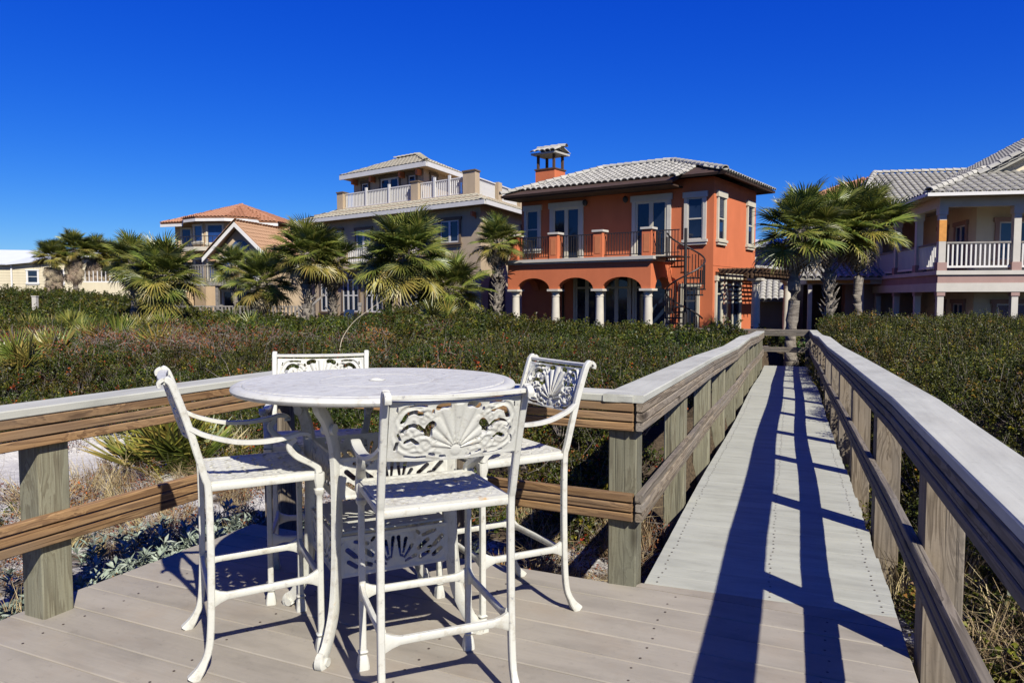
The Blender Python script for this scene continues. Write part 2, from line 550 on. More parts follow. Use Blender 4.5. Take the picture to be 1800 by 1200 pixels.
# ------------------------------------------------------------------ deck of wide boards
def board_mesh(name, corners, z0, z1, mat, ch=0.004):
    """corners: 4 plan points (local, X along the board)"""
    c = [Vector((p[0], p[1], 0)) for p in corners]
    mid = sum(c, Vector()) / 4
    ins = [p + Vector((math.copysign(ch, mid.x - p.x), math.copysign(ch, mid.y - p.y), 0)) for p in c]
    vs = [(p.x, p.y, z0) for p in c] + [(p.x, p.y, z1 - ch) for p in c] + [(p.x, p.y, z1) for p in ins]
    fs = [(3, 2, 1, 0), (8, 9, 10, 11)]
    for k in (0, 4):
        for i in range(4):
            j = (i + 1) % 4
            fs.append((k + i, k + j, k + 4 + j, k + 4 + i))
    return mesh_from(name, vs, fs, mat)

deck_root = tag(empty('deck'), kind='structure')
BW = 0.185
screws = MB()
rz_d = math.atan2(DU.y, DU.x)
def right_u(v):
    """right edge of the deck (boardwalk edge carried on), in deck coordinates"""
    p = BS + BU * 0.56
    d = BV
    k = (v - p.dot(DV)) / d.dot(DV)
    q = p + d * k
    return q.dot(DU)
seamL = BS - BU * 0.56
for i in range(36):
    v1 = 3.47 - i * BW
    v0 = v1 - BW + 0.003
    def cl(v): return right_u(v)
    c = [(-3.36 + random.uniform(-0.006, 0.006), v0), (cl(v0), v0), (cl(v1), v1), (-3.36 + random.uniform(-0.006, 0.006), v1)]
    me = board_mesh('board', [(a + 1.6, b - v1) for a, b in c], -0.036, 0.0, M['deck'])
    p = deck(-1.6, v1, random.uniform(-0.0012, 0.0012))
    obj('board', me, deck_root, p, (0, 0, rz_d))
    for su in (-3.05, -2.3, -1.5, -0.72, -0.05):
        for w in (0.045, 0.14):
            q = deck(su + random.uniform(-0.012, 0.012), v1 - w, 0.0016)
            screws.lathe([(0.0055, 0.0), (0.0055, 0.0006)], q.x, q.y, 6, q.z)
# small wedge board between the deck's last board and the turned boardwalk
wv = [deck(-0.93, 3.475), deck(right_u(3.475), 3.475), BS + BU * 0.56 - BV * 0.004, BS - BU * 0.575 - BV * 0.004]
wm = MB().slab([(p.x, p.y, -0.036) for p in wv], (0, 0, 0.0355)).build('board', M['deck'], deck_root)
screws.build('screw', M['screw'], deck_root)['kind'] = 'stuff'

# ------------------------------------------------------------------ boardwalk
walk_root = tag(empty('boardwalk'), kind='structure')
rz_b = math.atan2(BU.y, BU.x)
bw = 0.14
wmesh = [board_mesh('board', [(-0.56, 0), (0.56 + e, 0), (0.56 + e, bw - 0.0008), (-0.56, bw - 0.0008)], -0.036, 0, M['walk'], 0.0006) for e in (0.0, 0.004, -0.004, 0.007)]
nb = int(BLEN / bw)
ws = MB()
for i in range(nb):
    t = i * bw
    p = walk(0, t, random.uniform(-0.001, 0.001))
    obj('board', random.choice(wmesh), walk_root, p, (math.atan2(walk_z(t + bw) - walk_z(t), bw), 0, rz_b))
    if t < 9:
        for s in (-0.50, 0.02, 0.50):
            for w in (0.035, 0.10):
                q = walk(s + random.uniform(-0.008, 0.008), t + w, 0.002)
                ws.lathe([(0.0055, 0.0), (0.0055, 0.0006)], q.x, q.y, 6, q.z)
ws.build('screw', M['screw'], walk_root)['kind'] = 'stuff'
# turned stretch at the far end, leading left to the villa
for i in range(24):
    p = walk(-0.56 - i * bw - bw, BLEN + 0.02, -0.002)
    me = wmesh[i % 3]
    obj('board', me, walk_root, p + BV * 0.56, (0, 0, rz_b + PI / 2))
# stringers under the walk
for s in (-0.5, 0.5):
    MB().slab([tuple(walk(s - 0.02, 0, -0.04)), tuple(walk(s + 0.02, 0, -0.04)), tuple(walk(s + 0.02, BLEN, -0.04)), tuple(walk(s - 0.02, BLEN, -0.04))], (0, 0, -0.2)).build('joist', M['wood_dark'], walk_root)
for su in (-3.33, -2.2, -1.1):
    a, b = deck(su, -3), deck(su, 3.44)
    MB().slab([tuple(a - DU * 0.02 + Vector((0, 0, -0.04))), tuple(a + DU * 0.02 + Vector((0, 0, -0.04))), tuple(b + DU * 0.02 + Vector((0, 0, -0.04))), tuple(b - DU * 0.02 + Vector((0, 0, -0.04)))], (0, 0, -0.22)).build('joist', M['wood_dark'], deck_root)
a, b = deck(-3.31, 3.40), deck(-0.95, 3.40)
MB().slab([tuple(a - DV * 0.02 + Vector((0, 0, -0.04))), tuple(b - DV * 0.02 + Vector((0, 0, -0.04))), tuple(b + DV * 0.02 + Vector((0, 0, -0.04))), tuple(a + DV * 0.02 + Vector((0, 0, -0.04)))], (0, 0, -0.22)).build('joist', M['wood_dark'], deck_root)

# ------------------------------------------------------------------ railings
def beam(name, a, b, w, h, mat, parent, zoff=0.0, wobble=0.0, c=0.004):
    """squared timber from a to b (centre line), w across, h tall; local X along it"""
    a, b = Vector(a), Vector(b)
    d = b - a
    L = d.length
    n = max(1, int(L / 1.2)) if wobble else 1
    mb = MB()
    k = 0.5
    vs, fs = [], []
    pr = [(-w / 2, -h / 2 + c), (-w / 2 + c, -h / 2), (w / 2 - c, -h / 2), (w / 2, -h / 2 + c), (w / 2, h / 2 - c), (w / 2 - c, h / 2), (-w / 2 + c, h / 2), (-w / 2, h / 2 - c)]
    for i in range(n + 1):
        x = L * i / n
        oz = wobble * math.sin(i * 2.1 + L) if 0 < i < n else 0
        vs += [(x, y, z + oz) for y, z in pr]
    for i in range(n):
        for j in range(8):
            q = (j + 1) % 8
            fs.append((i * 8 + j, i * 8 + q, i * 8 + 8 + q, i * 8 + 8 + j))
    fs += [tuple(reversed(range(8))), tuple(range(n * 8, n * 8 + 8))]
    mb.add(vs, fs)
    me = mb.mesh(name, mat)
    yaw = math.atan2(d.y, d.x); pitch = -math.atan2(d.z, math.hypot(d.x, d.y))
    return obj(name, me, parent, a + Vector((0, 0, zoff)), (0, pitch, yaw))

def post(p, z0, z1, yaw, parent, mat, w=0.14):
    """standing timber: mesh lies along local X so the grain runs up"""
    h = z1 - z0
    mb = MB()
    c = 0.006
    pr = [(-w / 2, -w / 2 + c), (-w / 2 + c, -w / 2), (w / 2 - c, -w / 2), (w / 2, -w / 2 + c), (w / 2, w / 2 - c), (w / 2 - c, w / 2), (-w / 2 + c, w / 2), (-w / 2, w / 2 - c)]
    mb.add([(0, y, z) for y, z in pr] + [(h, y, z) for y, z in pr],
           [tuple(reversed(range(8))), tuple(range(8, 16))] + [(j, (j + 1) % 8, 8 + (j + 1) % 8, 8 + j) for j in range(8)])
    me = mb.mesh('post', mat)
    return obj('post', me, parent, (p.x, p.y, z0), (0, -PI / 2 + random.uniform(-0.006, 0.006), yaw))

CAP_Z, CAP_T = 0.945, 0.038
def rail_run(label, segs, posts, inward, mats, capw=0.20):
    """segs: list of (a, b) base points along the line of post centres; inward: unit vector to the walking side"""
    root = empty('wooden_railing', segs[0][0], 0, label, 'railing', 'timber railings of the deck and boardwalk')
    o = Vector(segs[0][0])
    rm, pm, cm = mats
    for (a, b, ea, eb) in segs:
        a, b = Vector(a) - o, Vector(b) - o
        d = (b - a).normalized()
        for k in range(3):
            for z, tt in ((CAP_Z - CAP_T - 0.0225 - 0.0465 * k, 0.0), (0.446 - 0.047 * k, 0.0)):
                off = inward * (0.07 + 0.019 + (0.0015 if k == 1 else 0.0) + random.uniform(-0.001, 0.001))
                beam('rail_board', a + off - d * ea + Vector((0, 0, z)), b + off + d * eb + Vector((0, 0, z)), 0.036, 0.0395, rm, root, c=0.004)
        off = inward * 0.0085
        beam('cap_board', a + off - d * (ea + 0.0) + Vector((0, 0, CAP_Z - CAP_T / 2)), b + off + d * eb + Vector((0, 0, CAP_Z - CAP_T / 2)), capw, CAP_T, cm, root, c=0.005)
    yaw = math.atan2(inward.y, inward.x)
    for p, zb in posts:
        q = Vector(p) - o
        post(q, zb - o.z, q.z + CAP_Z - CAP_T - 0.001, yaw, root, pm)
    return root

zp = -0.55
CB = deck(-3.25, 3.60)
CR = walk(-0.66, 0.0); CR.z = 0
rail_run('golden weathered railing left of the dining set', [(deck(-3.25, -2.6), CB, 0, 0.12)], [(deck(-3.25, 2.10), zp), (deck(-3.25, 0.4), zp), (deck(-3.25, -1.4), zp)], DU, (M['wood_gold'], M['wood_green'], M['cap']))
dr = (CR - CB).normalized()
nin = Vector((dr.y, -dr.x, 0)) * 1.0
rail_run('railing running behind the white table to the boardwalk corner post', [(CB, CR, -0.08, 0.066)], [(CB, zp), (CB + (CR - CB) * 0.5 + dr * 0.1, zp)], nin, (M['wood_gold'], M['wood_grey'], M['cap']))

def walk_segs(s, t0, t1, step, e0=0.0, e1=0.0):
    out, t = [], t0
    while t < t1 - 0.01:
        tb = min(t + step, t1)
        out.append((walk(s, t), walk(s, tb), e0 if t == t0 else 0.0, e1 if tb == t1 else 0.0))
        t = tb
    return out
rail_run('railing along the left side of the boardwalk', walk_segs(-0.66, 0.0, BLEN - 0.75, 3.3, 0.107, 0.0), [(walk(-0.66, k * 1.68), zp - 0.3) for k in range(0, 10)] + [(walk(-0.66, BLEN - 0.85), zp - 0.3)], BU, (M['wood_grey'], M['wood_green'], M['cap']))
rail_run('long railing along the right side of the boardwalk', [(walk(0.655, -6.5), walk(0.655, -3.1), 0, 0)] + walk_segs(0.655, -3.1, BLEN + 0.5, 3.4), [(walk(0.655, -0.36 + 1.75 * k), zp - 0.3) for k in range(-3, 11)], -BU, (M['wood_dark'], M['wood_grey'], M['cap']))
e0, e1 = walk(0.55, BLEN + 0.62), walk(-2.7, BLEN + 0.62)
e1.z = e0.z
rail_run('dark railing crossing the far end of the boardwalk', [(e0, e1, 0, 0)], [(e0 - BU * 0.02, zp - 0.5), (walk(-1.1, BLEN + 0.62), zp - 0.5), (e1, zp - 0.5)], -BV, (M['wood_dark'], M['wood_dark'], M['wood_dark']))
# ------------------------------------------------------------------ materials of the houses
M['orange'] = m_stucco('orange_stucco', (0.54, 0.155, 0.066), 0.07)
M['cream'] = m_plain('cream_trim', (0.52, 0.475, 0.36), 0.6, 0.3, 0.08, 2, 0.05)
M['greytrim'] = m_plain('grey_white_trim', (0.49, 0.455, 0.385), 0.6, 0.3, 0.08, 2, 0.05)
M['white'] = m_plain('white_paint', (0.62, 0.60, 0.55), 0.5, 0.35, 0.06, 2, 0.05)
M['column'] = m_plain('cast_stone', (0.52, 0.475, 0.385), 0.8, 0.2, 0.08, 4, 0.1)
M['tanst'] = m_stucco('tan_stucco', (0.47, 0.365, 0.24), 0.06)
M['tandark'] = m_plain('brown_trim', (0.16, 0.115, 0.075), 0.8, 0.2, 0.1, 3, 0.1)
M['tan2'] = m_stucco('sand_stucco', (0.46, 0.33, 0.19), 0.07)
M['yellow'] = m_stucco('pale_yellow_siding', (0.58, 0.51, 0.35), 0.05)
M['creamst'] = m_stucco('cream_stucco', (0.66, 0.57, 0.40), 0.05)
M['pinkst'] = m_stucco('pinkish_stucco', (0.42, 0.27, 0.21), 0.06)
M['mauve'] = m_plain('mauve_band', (0.33, 0.215, 0.18), 0.8, 0.2, 0.08, 2)
M['iron'] = m_plain('black_iron', (0.022, 0.019, 0.017), 0.5, 0.4, 0.2, 10)
M['brownwood'] = m_plain('brown_timber', (0.085, 0.050, 0.028), 0.8, 0.2, 0.25, 6)
M['greywood'] = m_wood('grey_timber', (0.30, 0.27, 0.23), (0.22, 0.195, 0.165), (0.11, 0.10, 0.085), (0.22, 0.215, 0.20), 0.6)
M['orangewood'] = m_plain('new_orange_lumber', (0.55, 0.25, 0.06), 0.7, 0.2, 0.15, 8)
M['brick_or'] = m_plain('orange_bracket', (0.50, 0.17, 0.07), 0.7, 0.2, 0.1, 3)
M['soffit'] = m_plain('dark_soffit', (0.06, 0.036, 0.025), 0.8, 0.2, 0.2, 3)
def m_glass(name, c=(0.006, 0.010, 0.020), rough=0.04):
    t = NT(name)
    v = t.coords(rand=True)
    col = t.ramp(t.noise(v, 0.8, 3), [(0.35, c), (0.7, tuple(x * 2.2 for x in c))])
    t.bump(t.noise(v, 1.5, 2), 0.03, 0.02)
    return t.fin(col, rough, 0.5)
M['glass'] = m_glass('dark_window_glass')
M['glass_blue'] = m_glass('blue_window_glass', (0.008, 0.022, 0.075), 0.06)
def m_tile(name, a, b, c, lich=0.3):
    a, b, c = dim(a), dim(b), dim(c)
    t = NT(name)
    v = t.coords(rand=True)
    col = t.ramp(t.rand(), [(0.0, a), (0.5, b), (1.0, c)])
    n = t.noise(v, 7, 5, 0.7)
    col = t.mix(t.ramp(n, [(0.45, 0.0), (0.75, lich)]), col, tuple(x * 0.45 for x in a))
    col = t.mix(t.ramp(t.noise(v, 2.3, 3), [(0.4, 0.0), (0.7, 0.5)]), col, c)
    t.bump(t.noise(v, 30, 4), 0.3, 0.01)
    return t.fin(col, 0.85, 0.15)
M['tile_grey'] = m_tile('pale_grey_roof_tile', (0.30, 0.285, 0.24), (0.37, 0.355, 0.31), (0.43, 0.41, 0.35), 0.5)
M['tile_cream'] = m_tile('cream_roof_tile', (0.36, 0.325, 0.23), (0.43, 0.39, 0.285), (0.48, 0.44, 0.335), 0.45)
M['tile_brown'] = m_tile('brown_roof_tile', (0.30, 0.165, 0.085), (0.37, 0.215, 0.115), (0.44, 0.27, 0.16), 0.35)
M['tile_terra'] = m_tile('terracotta_roof_tile', (0.34, 0.15, 0.078), (0.39, 0.185, 0.10), (0.44, 0.225, 0.13), 0.35)
M['metal_roof'] = m_plain('white_metal_roof', (0.58, 0.60, 0.62), 0.4, 0.4, 0.04, 1)

# ------------------------------------------------------------------ house helpers (house frame: x along the front, y into the house)
def wall_map(origin, ax, nrm):
    """plane coordinates (a along, z up, n outwards) -> house coordinates"""
    o, ax, nrm = Vector(origin), Vector(ax), Vector(nrm)
    return lambda a, n, z: tuple(o + ax * a + nrm * n + Vector((0, 0, z)))
def frame_mb(T, a0, a1, z0, z1, w, n0, n1, head=None, sill=None):
    mb = MB(T)
    h = head or w
    mb.box(a0, a0 + w, n0, n1, z0, z1 - h); mb.box(a1 - w, a1, n0, n1, z0, z1 - h)
    mb.box(a0 - (0.05 if head else 0), a1 + (0.05 if head else 0), n0, n1 + (0.03 if head else 0), z1 - h, z1)
    if not sill: mb.box(a0 + w, a1 - w, n0, n1, z0, z0 + w)
    return mb
def window(parent, T, a0, a1, z0, z1, trim=None, cols=1, rows=2, tw=0.12, head=0.2, sill=True, glass=None, door=False, sash=0.05, sm=None):
    """trim surround > sash bars, panes and sill; stands proud of the wall"""
    trim = trim or M['cream']; glass = glass or M['glass']; sm = sm or trim
    w = frame_mb(T, a0, a1, z0, z1, tw, 0.0, 0.07, head, sill=True).build('door' if door else 'window', trim, parent)
    b0, b1, c0, c1 = a0 + tw, a1 - tw, z0, z1 - (head or tw)
    dx = (b1 - b0) / cols
    rz = [c0 + (c1 - c0) * f for f in (rows if hasattr(rows, '__len__') else [i / rows for i in range(rows + 1)])]
    fr = MB(T)
    for i in range(cols):
        x0, x1 = b0 + dx * i, b0 + dx * (i + 1)
        fr.box(x0, x0 + sash, 0.0, 0.045, c0, c1); fr.box(x1 - sash, x1, 0.0, 0.045, c0, c1)
        for k, z in enumerate(rz):
            za, zb = (z, z + sash) if k == 0 else ((z - sash, z) if k == len(rz) - 1 else (z - sash / 2, z + sash / 2))
            fr.box(x0 + sash, x1 - sash, 0.0, 0.04, za, zb)
        for k in range(len(rz) - 1):
            za = rz[k] + (sash if k == 0 else sash / 2); zb = rz[k + 1] - (sash if k == len(rz) - 2 else sash / 2)
            MB(T).box(x0 + sash, x1 - sash, 0.004, 0.016, za, zb).build('pane', glass, w)
    fr.build('sash', sm, w)
    if sill and not door:
        MB(T).box(a0 - 0.06, a1 + 0.06, 0.0, 0.13, z0 - 0.10, z0 - 0.001).box(a0 - 0.02, a1 + 0.02, 0.0, 0.09, z0 - 0.2, z0 - 0.101).build('sill', trim, w)
    return w

def tile_mesh(name, mat, L=0.44, W=0.27, H=0.085, seg=6):
    """barrel tile, ridge along +Y (up the slope), lower end at y=0 raised on the course below"""
    vs, fs = [], []
    for y, w, z in ((0, W, 0.035), (L, W * 0.86, 0.0)):
        for k, sc in ((0, 1.0), (1, 0.80)):
            for i in range(seg + 1):
                a = PI * i / seg
                vs.append((-w / 2 * sc * math.cos(a), y, z + H * sc * math.sin(a) - (0.012 if k else 0)))
    n = seg + 1
    for i in range(seg):
        fs.append((i, 2 * n + i, 2 * n + i + 1, i + 1))
        fs.append((i + 1, n + i + 1, n + i, i))
    return mesh_from(name, vs, fs, mat, False)
def flat_tile_mesh(name, mat, L=0.40, W=0.30):
    vs = [(-W / 2 + .004, 0, .03), (W / 2 - .004, 0, .03), (W / 2 - .004, L, .004), (-W / 2 + .004, L, .004), (-W / 2 + .004, 0, .0), (W / 2 - .004, 0, .0), (0, 0, .055), (0, L, .026)]
    fs = [(0, 6, 7, 3), (6, 1, 2, 7), (4, 5, 1, 6, 0), (4, 0, 3), (1, 5, 2)]
    return mesh_from(name, vs, fs, mat, False)
def inside(poly, x, y, m=0.0):
    s = 0
    n = len(poly)
    for i in range(n):
        x0, y0 = poly[i]; x1, y1 = poly[(i + 1) % n]
        l = math.hypot(x1 - x0, y1 - y0)
        d = ((x1 - x0) * (y - y0) - (y1 - y0) * (x - x0)) / (l or 1)
        if d < m: return False
    return True
def slope(parent, P, mat, tile=None, pitch=(0.30, 0.37), single=False, name='roof_slope', under=None, thick=0.10, margin=-0.06):
    """P: 3-D polygon counter-clockwise seen from outside, first edge = eave (left to right seen from outside). Adds the sheathing slab and the tiles"""
    P = [Vector(p) for p in P]
    e = (P[1] - P[0]).normalized()
    n = (P[1] - P[0]).cross(P[2] - P[0]).normalized()
    s = n.cross(e).normalized()
    sl = MB().slab([tuple(p) for p in P], tuple(-n * thick)).build(name, under or mat, parent)
    if tile is None: return sl
    q = [((p - P[0]).dot(e), (p - P[0]).dot(s)) for p in P]
    xs = [a for a, b in q]; ys = [b for a, b in q]
    rot = Matrix((e, s, n)).transposed().to_4x4()
    nc = int((max(xs) - min(xs)) / pitch[0]) + 1; nr = int(max(ys) / pitch[1]) + 1
    allv, allf = [], []
    tv = [v.co.copy() for v in tile.vertices]; tf = [tuple(p.vertices) for p in tile.polygons]
    cnt = 0
    for r in range(nr):
        for c in range(nc):
            x = min(xs) + (c + 0.5) * pitch[0]; y = r * pitch[1] - 0.05
            if not inside(q, x, y + pitch[1] * 0.6, margin): continue
            p = P[0] + e * (x + random.uniform(-.006, .006)) + s * (y + random.uniform(-.008, .008)) + n * 0.004
            mt = Matrix.Translation(p) @ rot @ Matrix.Rotation(random.uniform(-.015, .015), 4, 'Z')
            if single and cnt < 290:
                o = obj('roof_tile', tile, sl)
                o.matrix_basis = mt
                cnt += 1
            else:
                b = len(allv)
                allv += [tuple(mt @ v) for v in tv]
                allf += [tuple(i + b for i in f) for f in tf]
    if allv:
        me = mesh_from('tile_field', allv, allf, tile.materials[0])
        o = obj('tile_field', me, sl); o['kind'] = 'stuff'
    return sl
def ridge_caps(parent, a, b, tile, step=0.36):
    a, b = Vector(a), Vector(b)
    d = (b - a).normalized()
    e = d.cross(Vector((0, 0, 1))).normalized(); n = e.cross(d)
    rot = Matrix((e, d, n)).transposed().to_4x4()
    k = 0.0
    L = (b - a).length
    while k < L - 0.05:
        o = obj('ridge_tile', tile, parent)
        o.matrix_basis = Matrix.Translation(a + d * k + Vector((0, 0, 0.0))) @ rot
        k += step
TILE_G = tile_mesh('roof_tile', M['tile_grey']); CAP_G = tile_mesh('ridge_tile', M['tile_grey'], 0.42, 0.30, 0.13)
TILE_T = tile_mesh('roof_tile', M['tile_terra']); CAP_T_ = tile_mesh('ridge_tile', M['tile_terra'], 0.42, 0.30, 0.13)
TILE_B = flat_tile_mesh('roof_tile', M['tile_brown']); CAP_B = tile_mesh('ridge_tile', M['tile_brown'], 0.42, 0.30, 0.11)
TILE_C = flat_tile_mesh('roof_tile', M['tile_cream']); CAP_C = tile_mesh('ridge_tile', M['tile_cream'], 0.42, 0.30, 0.10)

def balusters(parent, a, b, z0, z1, step, w, mat, name='baluster', rnd=False):
    a, b = Vector(a), Vector(b)
    L = (b - a).length
    n = max(1, int(round(L / step)))
    me = (MB().lathe([(w / 2, 0), (w / 2, z1 - z0)], n=6) if rnd else MB().box(-w / 2, w / 2, -w / 2, w / 2, 0, z1 - z0)).mesh(name, mat)
    yaw = math.atan2((b - a).y, (b - a).x)
    for i in range(n):
        p = a.lerp(b, (i + 0.5) / n)
        obj(name, me, parent, (p.x, p.y, z0), (0, 0, yaw))
def railbar(parent, name, a, b, w, h, mat):
    a, b = Vector(a), Vector(b)
    d = (b - a).normalized(); s = d.cross(Vector((0, 0, 1))).normalized() * (w / 2)
    return MB().slab([tuple(a - s), tuple(b - s), tuple(b + s), tuple(a + s)], (0, 0, h)).build(name, mat, parent)
def column_prof(h, r):
    return [(r * 1.5, 0), (r * 1.5, .09), (r * 1.3, .12), (r * 1.15, .16), (r * 1.02, .20), (r * 1.04, h * .4), (r * .9, h - .30), (r * 1.02, h - .285), (r * 1.02, h - .255), (r * .88, h - .24), (r * .9, h - .17), (r * 1.25, h - .10), (r * 1.3, h - .085)]
def column(parent, x, y, z0, h, r, mat):
    mb = MB().lathe(column_prof(h, r), x, y, 20, z0)
    mb.box(x - r * 1.55, x + r * 1.55, y - r * 1.55, y + r * 1.55, z0 + h - .085, z0 + h)
    return mb.build('column', mat, parent, True)

# ================================================================== ORANGE VILLA
ZG = -0.42
RZ = math.atan2(-.576, .817)
villa = empty('orange_villa', (7.58, 28.0, 0), RZ, 'orange stucco villa with arcade, balcony and spiral stair', 'house')
W0, DEP = -8.75, 5.1
WT = 5.95
MB().box(W0, 0, 0, DEP, ZG, WT).build('wall', M['orange'], villa)
TF = wall_map((0, 0, 0), (1, 0, 0), (0, -1, 0))
TR_ = wall_map((0, 0, 0), (0, 1, 0), (1, 0, 0))
window(villa, TF, -8.58, -7.72, 3.55, 5.42, M['greytrim'], 1, 2, .13, .22)
window(villa, TF, -7.25, -5.60, 3.0, 5.45, M['greytrim'], 2, 1, .16, .24, door=True, sash=.09, sm=M['cream'])
window(villa, TF, -3.36, -1.70, 3.0, 5.45, M['greytrim'], 2, 1, .16, .24, door=True, sash=.09, sm=M['cream'])
window(villa, TF, -1.16, -0.28, 3.62, 5.42, M['greytrim'], 1, 2, .13, .22)
window(villa, TR_, .28, 1.22, 3.62, 5.45, M['cream'], 1, 2, .13, .22)
window(villa, TR_, 3.80, 4.72, 3.62, 5.45, M['cream'], 1, 2, .13, .22)
window(villa, TR_, .22, 1.02, -.2, 2.25, M['cream'], 1, [0, .78, 1], .12, .2)
window(villa, TR_, 1.25, 3.2, -.35, 2.35, M['cream'], 2, [0, .74, 1], .13, .22, door=True)
window(villa, TF, -1.25, -0.50, -.35, 1.95, M['cream'], 1, 1, .10, .12, door=True)
for a0, a1 in ((-6.05, -4.75), (-4.70, -3.35), (-3.30, -1.72)):
    window(villa, TF, a0, a1, -.35, 2.62, M['cream'], 2, [0, .76, 1], .10, .12, door=True, sash=.085)
MB().box(-6.6, -6.54, -.10, -.003, ZG, 2.6).build('downpipe', M['brownwood'], villa)
# stucco joint at floor level
MB().box(0, .012, 0.002, DEP, 2.62, 2.645).build('joint_line', M['orange'], villa)
# arcade
AY, AX0, AX1 = -1.94, -8.12, -1.65
SP, SPT, ATOP = 1.75, 2.20, 2.76
cx = [-7.83, -5.87, -3.86, -1.82]
def arch_wall(mb, axis, c, u0, u1, opens, t0, t1, ztop, zs, ze):
    """wall band along u with segmental arch openings; axis 'x' or 'y'; t0..t1 thickness"""
    us = []
    N = 12
    def z_at(u):
        for a, b in opens:
            if a < u < b:
                m, h = (a + b) / 2, (b - a) / 2
                return zs + (ze - zs) * math.sqrt(max(0, 1 - ((u - m) / h) ** 2))
        return zs
    grid = sorted(set([u0, u1] + [a + (b - a) * (0.5 - 0.5 * math.cos(PI * i / N)) for a, b in opens for i in range(N + 1)]))
    for a, b in zip(grid[:-1], grid[1:]):
        za, zb = z_at(a), z_at(b)
        q = lambda u, t, z: (u, t, z) if axis == 'x' else (t, u, z)
        vs = [q(a, t0, za), q(b, t0, zb), q(b, t0, ztop), q(a, t0, ztop), q(a, t1, za), q(b, t1, zb), q(b, t1, ztop), q(a, t1, ztop)]
        fs = [(0, 1, 2, 3), (5, 4, 7, 6), (4, 5, 1, 0), (3, 2, 6, 7)]
        if a == grid[0]: fs.append((4, 0, 3, 7))
        if b == grid[-1]: fs.append((1, 5, 6, 2))
        mb.add(vs, fs)
    return mb
mb = MB()
arch_wall(mb, 'x', 0, AX0, AX1, [(cx[0] + .2, cx[1] - .2), (cx[1] + .2, cx[2] - .2), (cx[2] + .2, cx[3] - .2)], AY, AY + .34, ATOP, SP, SPT)
mb.build('arcade_front', M['orange'], villa)
mb = MB(); arch_wall(mb, 'y', 0, AY + .342, 0 - .003, [(AY + .40, -.12)], AX1 - .34, AX1, ATOP, SP, SPT); mb.build('arcade_return', M['orange'], villa)
mb = MB(); arch_wall(mb, 'y', 0, AY + .342, 0 - .003, [(AY + .40, -.12)], AX0, AX0 + .34, ATOP, SP, SPT); mb.build('arcade_return', M['orange'], villa)
for x in cx: column(villa, x, AY + .17, ZG, SP - ZG, .165, M['column'])
bal = MB().box(AX0 - .06, AX1 + .06, AY - .06, -.003, ATOP + .002, ATOP + .07).box(AX0 - .16, AX1 + .16, AY - .16, -.003, ATOP + .0705, ATOP + .19).build('balcony_slab', M['greytrim'], villa)
ZB = ATOP + .19
for x in cx:
    p = MB().box(x - .19, x + .19, AY - .02, AY + .36, ZB, ZB + .98).build('balcony_pier', M['orange'], villa)
    MB().box(x - .12, x + .12, AY - .032, AY - .021, ZB + .16, ZB + .82).build('pier_panel', M['brick_or'], p)
    MB().box(x - .24, x + .24, AY - .07, AY + .41, ZB + .981, ZB + 1.06).build('pier_cap', M['greytrim'], p)
def iron_rail(parent, a, b, z, h=0.92, step=.115):
    r = railbar(parent, 'iron_railing', (a[0], a[1], z + h - .03), (b[0], b[1], z + h - .03), .05, .035, M['iron'])
    railbar(r, 'bottom_rail', (a[0], a[1], z + .08), (b[0], b[1], z + .08), .035, .03, M['iron'])
    balusters(r, (a[0], a[1], 0), (b[0], b[1], 0), z + .11, z + h - .031, step, .022, M['iron'])
    return r
for i in range(3): iron_rail(villa, (cx[i] + .2, AY + .17), (cx[i + 1] - .2, AY + .17), ZB)
iron_rail(villa, (AX1 - .05, AY + .38), (AX1 - .05, AY + 1.0), ZB)
iron_rail(villa, (AX0 + .12, AY + .38), (AX0 + .12, -.05), ZB)
# wall lamps
for x in (-5.45, -3.60):
    MB().lathe([(.03, 0), (.09, .05), (.11, .12), (.11, .2), (.05, .26), (.02, .28)], x, -.16, 10, 5.2).box(x - .03, x + .03, -.12, -.003, 5.3, 5.36).build('wall_lamp', M['iron'], villa, True)
# roof
RX0, RX1, RYF, RYR, RYB = -8.95, 0.62, -1.32, -.60, 5.75
zf = lambda y: 5.74 + (y - RYF) * .365
RIDGE_Y = 2.45; ZR = zf(RIDGE_Y)
rl, rr = (-6.0, RIDGE_Y, ZR), (-2.75, RIDGE_Y, ZR)
xj = -1.14
ze_r = zf(RYR)
# front plane: eave runs at RYF left of the jog and RYR right of it
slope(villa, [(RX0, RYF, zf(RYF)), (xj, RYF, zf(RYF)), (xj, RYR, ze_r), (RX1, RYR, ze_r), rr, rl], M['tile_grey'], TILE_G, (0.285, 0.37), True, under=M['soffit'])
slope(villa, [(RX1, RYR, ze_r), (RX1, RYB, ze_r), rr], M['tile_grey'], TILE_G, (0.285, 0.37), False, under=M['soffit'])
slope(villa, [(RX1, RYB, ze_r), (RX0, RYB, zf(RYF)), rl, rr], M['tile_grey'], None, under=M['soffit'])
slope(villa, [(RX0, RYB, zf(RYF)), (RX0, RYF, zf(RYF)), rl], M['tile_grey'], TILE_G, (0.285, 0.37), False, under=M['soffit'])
rr_root = MB().box(-6.0, -2.75, RIDGE_Y - .05, RIDGE_Y + .05, ZR - .08, ZR + .01).build('ridge', M['tile_grey'], villa)
up = Vector((0, 0, .05))
ridge_caps(rr_root, Vector(rl) + up, Vector(rr) + up, CAP_G)
ridge_caps(rr_root, Vector((RX1, RYR, ze_r)) + up, Vector(rr) + up, CAP_G)
ridge_caps(rr_root, Vector((RX0, RYF, zf(RYF))) + up, Vector(rl) + up, CAP_G)
ridge_caps(rr_root, Vector((xj + .06, RYF - .05, zf(RYF))) + up * 1.6, Vector((xj + .06, RYR + .1, zf(RYR + .1))) + up * 1.6, CAP_G)
